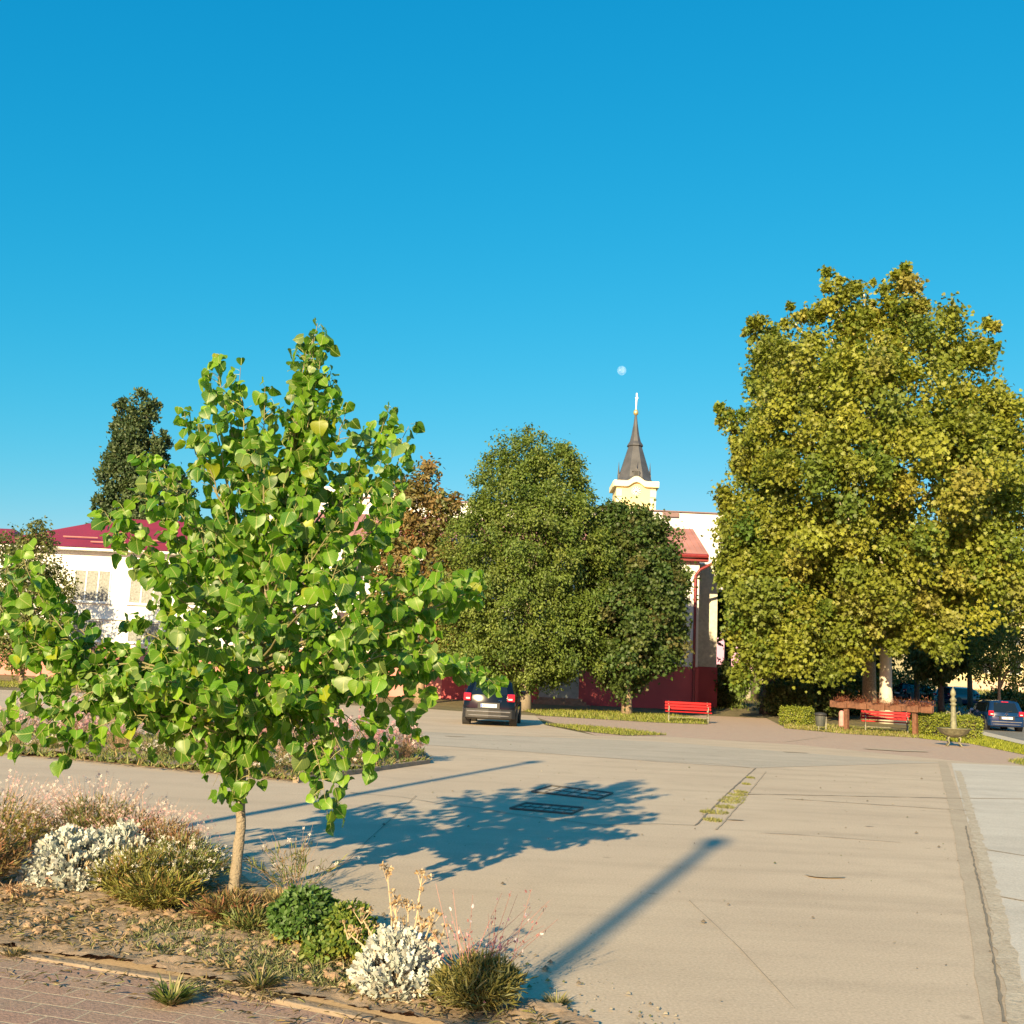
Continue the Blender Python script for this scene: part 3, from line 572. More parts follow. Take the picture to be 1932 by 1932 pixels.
# ================================================================== buildings
def window(parent, x0, x1, z0, z1, y, panes=2, pm='glass', sill=True, grille=False, fm='wframe'):
    mb = MB(); t = .07
    mb.b2(x0, y-.05, z0, x0+t, y+.02, z1); mb.b2(x1-t, y-.05, z0, x1, y+.02, z1); mb.b2(x0+t, y-.05, z1-t, x1-t, y+.02, z1); mb.b2(x0+t, y-.05, z0, x1-t, y+.02, z0+t)
    for k in range(1, panes):
        xc = x0+(x1-x0)*k/panes; mb.b2(xc-t*.6, y-.045, z0+t, xc+t*.6, y+.02, z1-t)
    wo = mb.build('window', fm, parent)
    mb = MB(); mb.b2(x0+t*.5, y-.012, z0+t*.5, x1-t*.5, y+.015, z1-t*.5); mb.build('pane', pm, wo)
    if sill: mb = MB(); mb.b2(x0-.1, y-.16, z0-.08, x1+.1, y+.01, z0-.004); mb.build('sill', fm, wo)
    if grille:
        mb = MB(); nx = 7; nzk = 9
        for i in range(nx+1): xx = x0+(x1-x0)*i/nx; mb.b2(xx-.018, y-.13, z0, xx+.018, y-.10, z1)
        for j in range(nzk+1):
            zz = z0+(z1-z0)*j/nzk
            for i in range(nx):
                if (i+j) % 2: mb.b2(x0+(x1-x0)*i/nx, y-.098, zz-.018, x0+(x1-x0)*(i+1)/nx, y-.09, zz+.018)
        mb.build('grille', 'wframe', wo)
    return wo
mbld = empty('school_building', (0, 61.6, gz(61.6)), 'long white building with a maroon painted base and red gutter pipe behind the clipped trees', 'building')
YF = 61.6; XR = 11.14; XL = -13.0
mb = MB(); mb.b2(XL, YF, 2.6, XR, YF+9, 8.75); mb.build('wall', 'white', mbld)
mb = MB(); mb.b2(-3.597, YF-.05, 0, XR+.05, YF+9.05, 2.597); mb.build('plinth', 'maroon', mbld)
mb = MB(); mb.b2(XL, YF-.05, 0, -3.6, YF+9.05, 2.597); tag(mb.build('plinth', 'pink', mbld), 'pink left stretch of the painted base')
mb = MB(); mb.b2(XR+.003, 65, 2.7, 12.9, 73, 9.0); mb.build('side_wing', mat('grey render in side wing', (.62, .58, .48), .9), mbld)
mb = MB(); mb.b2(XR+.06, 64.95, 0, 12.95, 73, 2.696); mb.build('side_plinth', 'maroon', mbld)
mb = MB(); rf = [(YF-.55, 8.95), (YF-.55, 9.1), (YF+5, 11.4), (YF+5, 11.2)]
mb.prism(rf, XL, XR+.45, 'x'); 
for k in range(70):
    xx = XL+.2+k*.35
    if xx < XR+.35: mb.add([(xx-.02, YF-.5, 9.15), (xx+.02, YF-.5, 9.15), (xx+.02, YF+4.95, 11.44), (xx-.02, YF+4.95, 11.44), (xx-.02, YF-.5, 9.08), (xx+.02, YF-.5, 9.08), (xx+.02, YF+4.95, 11.37), (xx-.02, YF+4.95, 11.37)], [(0,1,2,3),(4,7,6,5),(0,4,5,1),(2,6,7,3),(0,3,7,4),(1,5,6,2)])
roof = mb.build('roof', 'pinkroof', mbld)
mb = MB(); mb.tube([(XL, YF-.62, 9.0), (XR+.4, YF-.62, 9.0)], .13, 8); mb.b2(XL, YF-.5, 8.72, XR+.45, YF+.02, 8.93); mb.build('gutter', 'gutter', roof)
mb = MB(); mb.b2(-12.5, 70.7, 8, 14.6, 82, 13.1); mb.build('hall_wall', 'white', mbld)
mb = MB(); mb.b2(-12.7, 70.55, 13.1, 14.8, 82.2, 13.17); mb.b2(10.2, 70.5, 12.75, 11.3, 70.68, 13.05); mb.build('roof_edge', mat('brown roof edging', (.22, .14, .14), .7), mbld)
mb = MB(); mb.b2(-18.5, 74, 0, -8.2, 82, 14.2); mb.b2(-18.6, 73.9, 14.2, -8.1, 82.1, 14.35); mb.build('stair_block', 'white', mbld)
px = XR-.25
mb = MB(); mb.tube([(XR+.8, YF-.55, 8.95), (XR+.65, YF-.5, 8.6), (px+.25, YF-.2, 8.25), (px, YF-.16, 7.9), (px, YF-.16, .15), (px+.02, YF-.4, .05)], .085, 8); dp = mb.build('downpipe', 'gutter', mbld)
for i, x in enumerate((9.35, 6.6, 3.8, -.2, -3.2, -6.2, -9.2, -12.1)):
    window(mbld, x-.75, x+.75, 2.8, 4.9, YF, 2, grille=(i < 3)); window(mbld, x-.75, x+.75, 6.0, 7.9, YF, 2)
mb = MB(); mb.b2(2.0, YF-.10, .5, 4.3, YF-.055, 2.3); dr = mb.build('door', mat('pale grey door', (.30, .34, .33), .6), mbld)
mb = MB(); mb.b2(1.5, YF-1.1, 0, 4.9, YF-.11, .17); mb.b2(1.7, YF-.8, .172, 4.7, YF-.11, .34); mb.b2(1.9, YF-.5, .342, 4.5, YF-.11, .5); mb.build('steps', 'kerb', mbld)
# left house
lh = empty('white_house', (-28, 66, 0), 'white two storey house with wine red hipped roof behind the small left tree', 'house')
YL = 66.; mb = MB(); mb.b2(-31.9, YL, 2.3, -14, YL+12, 8.15); mb.build('wall', 'white', lh)
mb = MB(); mb.b2(-31.95, YL-.05, 0, -13.95, YL+12, 2.297); mb.build('plinth', 'pink', lh)
mb = MB(); mb.b2(-32.6, YL-.7, 8.16, -13.3, YL+12.7, 8.32); mb.build('eaves_board', 'wframe', lh)
e = [(-32.7, YL-.8, 8.33), (-13.2, YL-.8, 8.33), (-13.2, YL+12.8, 8.33), (-32.7, YL+12.8, 8.33), (-27.2, YL+6, 11.1), (-18.5, YL+6, 11.1)]
mb = MB(); mb.add(e, [(0, 1, 5, 4), (1, 2, 5), (2, 3, 4, 5), (3, 0, 4), (0, 3, 2, 1)]); rf_ = mb.build('roof', 'redroof', lh)
mb = MB()
for x0, dz in ((-31, 0), (-28.4, .35), (-26.3, 0), (-23.4, .35), (-21.6, 0), (-18.4, .3)): mb.tube([(x0, YL-.2+dz*2.4, 8.75+dz), (x0+2.2, YL-.2+dz*2.4, 8.75+dz)], .045, 5)
mb.build('snow_rails', 'pinkroof', rf_)
for x in (-30.0, -26.0, -22.5, -19, -16): window(lh, x-1.15, x+1.15, 5.0, 7.0, YL, 3, 'curtain'); window(lh, x-1.0, x+1.0, 2.6, 3.9, YL, 2, 'curtain')
mb = MB(); mb.b2(-32.0, YL-.12, 3.95, -14, YL-.003, 4.03); mb.build('string_course', 'wframe', lh)
# annex: second red roofed house further left
lh2 = empty('white_house', (-38, 70, 0), 'low white house with a red roof at the far left edge behind the small trees', 'house')
mb = MB(); mb.b2(-48, 70, 0, -33.2, 80, 8.3); mb.build('wall', 'white', lh2)
mb = MB(); mb.add([(-48.5, 69.4, 8.31), (-32.7, 69.4, 8.31), (-32.7, 80.5, 8.31), (-48.5, 80.5, 8.31), (-44, 75, 10.4), (-35.5, 75, 10.4)], [(0, 1, 5, 4), (1, 2, 5), (2, 3, 4, 5), (3, 0, 4), (0, 3, 2, 1)]); mb.build('roof', 'redroof', lh2)
for x in (-46, -42, -38, -35): window(lh2, x-.8, x+.8, 5, 6.8, 70, 2, 'curtain')
# pale yellow apartment house at the far right
yb = empty('apartment_building', (62, 128, gz(128)), 'pale yellow apartment building at the right edge beyond the parked cars', 'building')
mb = MB(); mb.b2(50, 128, 0, 86, 142, 15.5); mb.build('wall', 'cream', yb)
mb = MB(); mb.b2(49.9, 127.9, 0, 86.1, 142.1, 3.6); mb.build('plinth', mat('peach plinth', (.62, .45, .33), .9), yb)
for x in np.arange(51.5, 85, 3.3):
    for z in (4.6, 8.2, 11.9): window(yb, x-.7, x+.7, z, z+1.8, 128, 2)
mb = MB(); mb.b2(49.6, 127.4, 15.5, 86.4, 142.6, 15.8); mb.build('roof', 'stone', yb)
# low garden wall far behind the plane trees and its sunlit lawn
mb = MB(); mb.b2(14, 112, 0, 49, 112.3, gz(112)+1.5); tag(mb.build('boundary_wall', mat('sandy wall', (.50, .42, .28), .9, var=.15), origin=(30, 112, 0)), 'long sandy boundary wall seen between the trunks under the plane trees', 'wall')
# ================================================================== road at the right
polysheet('road', [(18.2, 36.5), (30, 33), (60, 40), (95, 90), (95, 110), (24, 110), (20.2, 70), (21.4, 48.8)], -.002, 'asphalt', slope=True)
polysheet('pavement', [G(1842, 1384), G(1932, 1405), G(2010, 1422), G(2010, 1416), G(1932, 1398), G(1846, 1378)], .006, 'concrete2')
# ================================================================== trees
PL = [(5, (.215, .245, .026)), (3, (.26, .27, .032)), (2.5, (.14, .19, .022)), (.8, (.30, .27, .06)), (1, (.09, .15, .02))]
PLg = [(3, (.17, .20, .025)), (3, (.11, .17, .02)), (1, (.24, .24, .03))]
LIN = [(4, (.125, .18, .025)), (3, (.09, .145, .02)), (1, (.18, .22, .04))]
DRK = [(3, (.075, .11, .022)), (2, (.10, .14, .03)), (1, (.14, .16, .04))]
def lob(x, y, Y, rx, ry=None, dep=1.0):
    c = A(x, y, Y); k = Y/f_; ry = ry or rx
    return (c.x, c.y, c.z, rx*k, (rx+ry)/2*k*dep, ry*k)
def tree(name, label, base, trunk_r, trunk_top, lobes, n, size, cols, seed, tm='bark', group=None, clump=.9, tmpl=LOBED, r0=.14, lean=(0, 0), **kw):
    b = Vector(base); root = empty(name, b, label, 'tree', group); L = lobes
    pts = [b-Vector((0, 0, .1)), b+Vector((lean[0]*.1, lean[1]*.1, trunk_top*.12)), b+Vector((lean[0]*.4, lean[1]*.4, trunk_top*.4)), b+Vector((lean[0]*.7, lean[1]*.7, trunk_top*.7)), b+Vector((lean[0], lean[1], trunk_top))]
    tg = [(l[0], l[1], l[2]) for l in L]
    limbs(pts, [trunk_r*1.35, trunk_r, trunk_r*.88, trunk_r*.7, trunk_r*.35], tg, seed, r0).build('trunk', tm, root, smooth=True)
    crown('crown', L, n, size, cols, root, seed, tmpl, clump, **kw); return root
# big plane A
Y = 53.5; LA = [lob(1688, 540, Y, 26, 44), lob(1712, 610, Y, 55, 62), lob(1578, 545, Y+1, 24, 40), lob(1582, 585, Y+1, 40, 50), lob(1630, 555, Y+1.5, 16, 36), lob(1850, 640, Y+1, 30, 36), lob(1500, 610, Y+2, 24, 34), lob(1640, 640, Y+.5, 60, 60), lob(1570, 640, Y+1, 50, 60), lob(1530, 700, Y+1, 70, 90), lob(1735, 700, Y, 90, 120), lob(1640, 790, Y-1, 130, 130), lob(1820, 760, Y+1, 85, 130), lob(1880, 860, Y+1, 80, 110), lob(1480, 800, Y+2, 70, 70),
    lob(1760, 920, Y-1.5, 150, 140), lob(1580, 940, Y-1.2, 120, 120), lob(1900, 1000, Y, 100, 120), lob(1660, 1050, Y-.3, 150, 110, .7), lob(1830, 1070, Y, 120, 100, .7), lob(1560, 1115, Y+1, 105, 105, .6), lob(1690, 1172, Y+.4, 85, 55, .45), lob(1780, 1160, Y, 80, 60), lob(1990, 960, Y+1, 90, 160)]
tree('plane_tree', 'tallest plane tree, broad yellow green crown over a whitewashed trunk behind the planter beam', G(1672, 1365), .33, 15, LA, 105000, .215, PL, 101, 'barkwhite', 'plane trees at the edge of the square', clump=1.2, r0=.2, fuzz=.31, cover=2.3, inner=.16)
Y = 57; LB = [lob(1455, 640, Y+3, 40, 45), lob(1478, 720, Y+3, 60, 80), lob(1448, 860, Y+2, 58, 80), lob(1372, 795, Y+2, 26, 36), lob(1395, 850, Y+2, 22, 26), lob(1425, 620, Y+3, 16, 26), lob(1428, 940, Y+1, 56, 80), lob(1480, 1000, Y-1, 80, 90), lob(1418, 1050, Y, 56, 100), lob(1452, 1140, Y-2, 84, 90), lob(1415, 1225, Y-2, 50, 50), lob(1520, 1200, Y-2, 95, 66), lob(1590, 1185, Y-1, 60, 60), lob(1392, 1130, Y-1, 28, 60)]
b_ = G(1450, 1352); tree('plane_tree', 'plane tree with dark leaning trunk and low crown, left of the tallest one', (b_.x, b_.y, gz(b_.y)), .42, 12, LB, 64000, .205, [(4, (.185, .22, .025)), (3, (.235, .25, .03)), (3, (.13, .19, .022)), (1.2, (.08, .145, .02))], 102, 'barkdark', 'plane trees at the edge of the square', clump=1.15, r0=.2, fuzz=.31, cover=2.3, inner=.18, lean=(1.0, .5))  # shade from the foliage ahead is put into the trunk's dark bark colour
for i, (x, Yd, rr, tm, lb) in enumerate([(1405, 78, .42, 'barkwhite', 'plane tree with pale whitewashed trunk standing in the shade beside the building corner'), (1372, 80, .3, 'barkdark', 'thin dark trunked plane tree nearest to the building corner, left of the pale trunk'),
        (1428, 76, .34, 'barkdark', 'dark trunked plane tree between the pale trunk and the leaning trunk'), (1640, 60, .4, 'bark', 'plane tree with grey brown trunk just left of the whitewashed trunk behind the bench'), (1560, 84, .4, 'barkdark', 'plane tree deep in the shade behind the planter beam')]):
    p = A(x, 1300, Yd); p.z = gz(Yd)
    L = [(p.x+rx, p.y+ry, p.z+rz, r1, r1, r1*.8) for rx, ry, rz, r1 in ((0, 0, 9, 3.6), (2, 1, 7, 2.6), (-1.6, 1, 7.4, 2.4), (0, -1.5, 6.5, 2.5))]
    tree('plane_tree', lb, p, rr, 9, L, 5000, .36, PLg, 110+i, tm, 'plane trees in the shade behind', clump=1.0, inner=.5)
# clipped lindens
Y = 52.; LC = [lob(1005, 885, Y, 72, 68), lob(1040, 905, Y, 62, 62), lob(960, 915, Y, 60, 62), lob(1010, 950, Y-.5, 100, 80), lob(1000, 1020, Y-.8, 118, 110), lob(925, 1060, Y, 85, 110), lob(1065, 1070, Y-.3, 85, 120), lob(960, 1150, Y-.8, 110, 110), lob(900, 1190, Y, 62, 80), lob(1050, 1200, Y-.2, 95, 85), lob(985, 1230, Y-.4, 105, 65)]
tree('linden_tree', 'dense rounded green linden with domed top, trunk beside the black hatchback', G(990, 1341), .26, 8, LC, 80000, .145, LIN, 103, 'barkpale', 'trees in front of the long building', tmpl=OVAL, clump=.6, r0=.12, fuzz=.34, droop=.6, inner=.4)
Y = 52.5; LD = [lob(1178, 985, Y, 34, 30), lob(1222, 1005, Y, 32, 28), lob(1145, 1000, Y+.4, 34, 44), lob(1200, 1055, Y, 74, 78), lob(1160, 1080, Y+.6, 60, 90), lob(1226, 1120, Y-.3, 62, 88), lob(1185, 1180, Y-.6, 75, 90), lob(1242, 1205, Y, 52, 60), lob(1180, 1262, Y-.5, 42, 42), lob(1125, 1190, Y+.8, 48, 70)]
tree('maple_tree', 'smaller dark maple left of the red gutter pipe, rusty leaf tips, short trunk', G(1182, 1349), .22, 7, LD, 42000, .165, [(4, (.05, .095, .018)), (2, (.09, .12, .025)), (.4, (.16, .12, .045)), (1, (.075, .13, .022))], 104, 'bark', 'trees in front of the long building', clump=.5, r0=.1, inner=.5)
Y = 56.; LE = [lob(808, 905, Y, 26, 34), lob(772, 935, Y, 30, 34), lob(800, 985, Y, 62, 60), lob(745, 1000, Y, 40, 60), lob(850, 960, Y, 22, 30), lob(790, 1080, Y, 80, 80), lob(760, 1170, Y, 75, 65), lob(840, 1130, Y, 50, 80), lob(825, 1215, Y, 40, 40)]
tree('chestnut_tree', 'chestnut with brown and rust coloured leaves between the young poplar and the linden', (-4.4, 56, 0), .24, 9, LE, 15000, .24, [(3, (.20, .155, .05)), (2, (.25, .15, .05)), (3, (.13, .15, .035)), (.6, (.20, .07, .03))], 105, 'bark', 'trees in front of the long building', tmpl=OVAL, clump=.5, r0=.1)
Y = 88.; LF = [lob(272, 780, Y, 22, 36), lob(228, 790, Y, 12, 36), lob(250, 830, Y, 30, 40), lob(236, 860, Y, 26, 40), lob(222, 900, Y, 30, 40), lob(262, 880, Y, 28, 50), lob(306, 822, Y, 9, 18), lob(300, 860, Y, 16, 34), lob(245, 950, Y, 46, 40), lob(198, 955, Y, 16, 20), lob(300, 950, Y, 60, 60), lob(250, 1020, Y, 70, 60)]
tree('lombardy_poplar', 'tall dark green columnar poplar rising behind the red roofed white house', (-30.5, 88, gz(88)), .4, 18, LF, 26000, .30, [(3, (.055, .095, .035)), (2, (.08, .12, .04)), (1, (.11, .15, .05))], 106, 'barkdark', tmpl=OVAL, clump=.8, r0=.12, droop=-.5, fuzz=.32)
YB = 56.; LG = [lob(70, 1010, YB, 22, 36), lob(68, 1060, YB, 38, 50), lob(60, 1130, YB, 45, 70), lob(85, 1180, YB, 42, 60), lob(40, 1200, YB, 40, 60), lob(105, 1120, YB, 28, 45)]
b_ = A(40, 1288, YB); tree('cherry_tree', 'small round headed green tree on the grass strip in front of the white house', (b_.x, YB, 0), .12, 4.5, LG, 9000, .17, [(3, (.12, .14, .03)), (2, (.16, .17, .05)), (1, (.08, .11, .025))], 107, 'bark', 'small trees on the left grass strip', tmpl=OVAL, clump=.4, r0=.06)
LH = [lob(-10, 1070, YB+3, 50, 60), lob(20, 1030, YB+3, 24, 28), lob(-5, 1170, YB+3, 50, 70)]
tree('cherry_tree', 'dark small tree at the left edge of the photo beside the round headed one', (A(-10, 1288, YB+3).x, YB+3, gz(YB+3)), .12, 5, LH, 4500, .18, DRK, 108, 'bark', 'small trees on the left grass strip', tmpl=OVAL, clump=.4, r0=.06)
LI = [lob(150, 1240, 50, 20, 24), lob(165, 1265, 50, 22, 22), lob(140, 1270, 50, 18, 18)]
sh = empty('shrub', (A(150, 1290, 50).x, 50, 0), 'olive and reddish shrub on the left grass strip next to the pink post', 'shrub')
mb = MB()
for i in range(6): mb.tube([(sh.location.x+random.Random(i).uniform(-.1, .1), 50, 0), (sh.location.x+random.Random(i).uniform(-.5, .5), 50+random.Random(i+9).uniform(-.3, .3), 1.0)], [.02, .008], 5)
mb.build('stems', 'bark', sh); crown('foliage', LI, 1800, .09, [(2, (.16, .15, .04)), (1, (.24, .12, .05))], sh, 109, OVAL, .25)
mb = MB(); q = A(72, 1282, 51); q.z = 0; mb.b2(q.x-.09, 50.9, 0, q.x+.09, 51.1, 1.05); tag(mb.build('concrete_post', 'pinkpost', origin=(q.x, 51, 0), bevel=.02), 'short pink painted post on the left grass strip', 'post')
# trees by the road at the right
p = A(1885, 1310, 66); LJ = [lob(1885, 1215, 66, 50, 45), lob(1920, 1250, 66, 40, 40), lob(1865, 1255, 66, 32, 28), lob(1950, 1200, 66, 50, 50), lob(1900, 1170, 66, 30, 26)]
tree('acacia_tree', 'airy light green tree with forked leaning trunk behind the blue estate car', (p.x, 66, gz(66)), .12, 2.6, LJ, 9000, .16, [(3, (.11, .16, .03)), (2, (.15, .20, .04))], 121, 'bark', tmpl=OVAL, clump=.4, r0=.1, droop=.1)
for i, (x, y0, Yd, r_, lb) in enumerate([(1775, 1215, 70, 55, 'drooping dark green willow over the far parked car'), (1730, 1150, 74, 70, 'dark shaded tree behind the whitewashed plane trunk, above the shaded road'), (1830, 1160, 78, 60, 'dark leafy tree filling the gap above the far dark car'), (1600, 1230, 78, 70, 'low dark tree in the deep shade behind the planter beam'), (1500, 1240, 84, 60, 'dark tree in the shade behind the leaning trunk')]):
    p = A(x, 1300, Yd); p.z = gz(Yd); L = [lob(x, y0, Yd, r_, r_*.9), lob(x-r_*.5, y0+r_*.5, Yd, r_*.6), lob(x+r_*.5, y0+r_*.45, Yd, r_*.6), lob(x, y0+r_*.8, Yd, r_*.5, r_*.4)]
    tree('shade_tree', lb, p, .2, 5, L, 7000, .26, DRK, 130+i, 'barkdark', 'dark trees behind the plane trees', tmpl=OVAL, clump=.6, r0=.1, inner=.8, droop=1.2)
# shrubs in the shade
for i, (x, yb, Yd, rx, h, lb) in enumerate([(1540, 1318, 62, 60, 1.9, 'dark ivy like shrub in the shade right of the leaning trunk'), (1620, 1318, 64, 50, 2.2, 'dark shrub in the shade behind the planter beam'), (1370, 1322, 66, 30, 2.4, 'dark shrub against the building corner'), (1490, 1325, 60, 40, 1.6, 'dark low bush at the foot of the leaning trunk'), (1700, 1310, 90, 60, 2.2, 'dark hedge like bush beyond the shaded road'), (1900, 1330, 75, 40, 1.4, 'small green bush behind the blue estate car')]):
    p = A(x, yb, Yd); g0 = gz(Yd); k = rx*Yd/f_
    s_ = empty('shade_bush', (p.x, Yd, g0), lb, 'bush', 'bushes under the plane trees')
    mb = MB()
    for j in range(5): mb.tube([(p.x, Yd, g0-.05), (p.x+(j-2)*k*.3, Yd, g0+h*.7)], [.04, .01], 5)
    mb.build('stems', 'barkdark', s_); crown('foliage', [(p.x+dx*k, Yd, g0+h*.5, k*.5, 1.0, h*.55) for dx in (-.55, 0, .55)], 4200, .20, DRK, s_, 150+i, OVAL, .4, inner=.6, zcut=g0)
# far tree belt closing the view behind the roofs
rg = random.Random(77)
for i in range(9):
    x = -62+i*24+rg.uniform(-4, 4); Yd = 205+rg.uniform(-8, 12)
    if -8 < x < 40: continue
    L = [(x+rg.uniform(-3, 3), Yd, gz(Yd)+rg.uniform(4, 7), 5, 4, 4.2) for _ in range(3)]
    tree('distant_tree', 'distant green tree far behind the roofs of the town', (x, Yd, gz(Yd)), .4, 5, L, 2600, .55, DRK, 170+i, 'barkdark', 'distant trees on the horizon', clump=1.2, inner=.4)
# hedges
def hedge(pts, wd, h, n, label, seed, cols):
    a, b2_ = Vector(pts[0]), Vector(pts[1]); d = (b2_-a); L = d.length; u = d.normalized(); nn = Vector((-u.y, u.x, 0)); rng = np.random.default_rng(seed)
    root = empty('clipped_hedge', (a+b2_)/2, label, 'hedge', 'clipped hedges by the red bench')
    mb = MB(); c = (a+b2_)/2; mb.box((c.x, c.y, h*.45), (L*.92, wd*.7, h*.85), rz=math.atan2(u.y, u.x)); mb.build('branches', 'barkdark', root)
    f = rng.integers(0, 5, n); s, t, z = rng.uniform(0, 1, n), rng.uniform(-.5, .5, n), rng.uniform(.05, 1, n)
    z = np.where(f <= 1, 1.0, z); t = np.where(f == 2, -.5, np.where(f == 3, .5, t)); s = np.where(f == 4, (rng.random(n) > .5)*1.0, s)
    P = np.array(a)[None]+np.array(u)[None]*(s*L)[:, None]+np.array(nn)[None]*(t*wd)[:, None]; P[:, 2] = z*h; lump = .04*np.sin(s*L*5+t*9)+rng.normal(size=n)*.035
    P[:, 2] += lump*(f <= 1); P += rng.normal(size=(n, 3))*.03
    nr = rng.normal(size=(n, 3))*.6+np.where((f <= 1)[:, None], [0, 0, 1], [0, -.8, .3])
    leafobj('foliage', [scatter(OVAL, P, rng.normal(size=(n, 3)), nr, .07*rng.uniform(.7, 1.3, n), pick(rng, cols, n, .18))], 'leaf2', root)
HC = [(3, (.19, .23, .02)), (2, (.26, .28, .03)), (1, (.12, .16, .02))]
a = G(1480, 1367); b2_ = G(1527, 1370); hedge((a, b2_), 1.3, .72, 5200, 'short clipped hedge block left of the litter bin and planter beam', 201, HC)
a = G(1742, 1388); b2_ = G(1828, 1397); hedge((a, b2_), 1.2, .82, 8000, 'longer clipped hedge right of the red bench, behind the iron drinking fountain', 202, HC)
# ================================================================== street furniture
def bench(loc, rz, label):
    root = empty('park_bench', (0, 0, 0), label, 'bench', 'red benches by the paved path')
    L = 1.95
    for k, (y, z) in enumerate(((-.27, .43), (-.14, .44), (-.01, .435), (.12, .425))):
        mb = MB(); mb.box((0, y, z), (L, .105, .035)); mb.build('seat_slat', 'redslat', root, bevel=.006)
    for k, (y, z) in enumerate(((.185, .56), (.215, .68), (.245, .80))):
        mb = MB(); mb.box((0, y, z), (L, .03, .10), rx=R(-14)); mb.build('back_slat', 'redslat', root, bevel=.006)
    for sx in (-1, 1):
        x = sx*.82; mb = MB()
        mb.tube([(x, -.33, 0), (x, -.30, .12), (x, -.22, .26), (x, -.26, .38), (x, -.29, .41)], .022, 7)
        mb.tube([(x, .26, 0), (x, .18, .15), (x, .10, .28), (x, .14, .40), (x, .19, .55), (x, .27, .86)], .022, 7)
        mb.tube([(x, -.29, .405), (x, 0, .40), (x, .16, .40)], .02, 7); mb.tube([(x, -.28, .16), (x, -.05, .24), (x, .18, .16)], .016, 6)
        mb.tube([(x, -.30, .41), (x, -.36, .52), (x, -.34, .62), (x, -.22, .66), (x, -.02, .645), (x, .20, .62)], .022, 7)
        mb.tube([(x, -.34, .60), (x, -.28, .53), (x, -.23, .58), (x, -.27, .62)], .014, 6)
        mb.build('cast_iron_side', 'iron', root, smooth=True)
    mb = MB(); mb.tube([(-.8, .0, .2), (.8, .0, .2)], .012, 6); mb.build('stretcher', 'iron', root)
    root.location = loc; root.rotation_euler.z = rz; return root
p = G(1298, 1363); bench((p.x, p.y, 0), R(-6), 'red slatted bench on the grass before the maroon wall and gutter pipe')
p = G(1672, 1382); bench((p.x, p.y, .0), R(-16), 'red slatted bench under the brown planter beam beside the whitewashed trunk')
# planter beam
pl, pr = G(1597, 1379), G(1727, 1389); root = empty('planter_beam', (pl+pr)/2, 'brown wooden beam on two posts carrying boxes of dried red flowers behind the bench', 'planter')
u = (pr-pl).normalized(); ang = math.atan2(u.y, u.x); zt = A(1600, 1328, pl.y).z
for q in (pl, pr):
    mb = MB(); mb.box((q.x, q.y, zt/2-.06), (.17, .17, zt+.12), rz=ang); mb.build('post', 'wood', root, bevel=.01)
e0 = pl-u*.72; e1 = pr+u*.72; c = (e0+e1)/2; Lb = (e1-e0).length
mb = MB(); mb.box((c.x, c.y-.11, zt-.03), (Lb, .05, .27), rz=ang); mb.box((c.x, c.y+.13, zt-.03), (Lb, .05, .27), rz=ang); mb.build('beam', 'wood', root, bevel=.008)
rng = np.random.default_rng(66)
for k, t in enumerate((.10, .30, .48, .64, .80, .93)):
    q = e0.lerp(e1, t); mb = MB(); mb.box((q.x, q.y-.2, zt-.07), (.46, .12, .24), rz=ang); fb = mb.build('flower_box', 'wood', root, bevel=.02)
    n_ = 380; P = np.c_[rng.normal(size=n_)*.18, rng.normal(size=n_)*.07-.19, rng.gamma(2, .05, n_)]+np.array([q.x, q.y, zt+.05])
    leafobj('dried_flowers', [scatter(NEEDLE, P, rng.normal(size=(n_, 3))+[0, 0, .6], rng.normal(size=(n_, 3)), .085*rng.uniform(.5, 1.4, n_), pick(rng, [(3, (.28, .085, .045)), (1, (.45, .22, .10)), (1, (.22, .06, .04))], n_, .2))], 'petal', fb)
# litter bin
p = G(1548, 1379); root = empty('litter_bin', p, 'small dark metal litter bin between short hedge and left planter post', 'litter bin')
mb = MB(); mb.lathe(p, [(.16, .18), (.20, .42), (.21, .62)], 14); mb.build('bucket', 'pole', root)
mb = MB(); mb.lathe(p, [(.23, .60), (.25, .64), (.22, .70), (.06, .74)], 14); mb.build('lid', 'dark', root, smooth=True)
mb = MB(); mb.tube([(p.x+.22, p.y, -.02), (p.x+.22, p.y, .66)], .03, 8); mb.tube([(p.x-.1, p.y-.1, 0), (p.x-.1, p.y-.1, .2)], .02, 6); mb.build('stand', 'iron', root)
# pink bollard
p = A(1588, 1366, 48); p.z = 0; mb = MB(); mb.lathe(p, [(.13, 0), (.13, .1), (.12, .5), (.13, .62), (.09, .72), (.03, .75)], 12); tag(mb.build('bollard', 'pinkpost', origin=p, smooth=True), 'faded pink bollard in the shade just left of the left planter post', 'bollard')
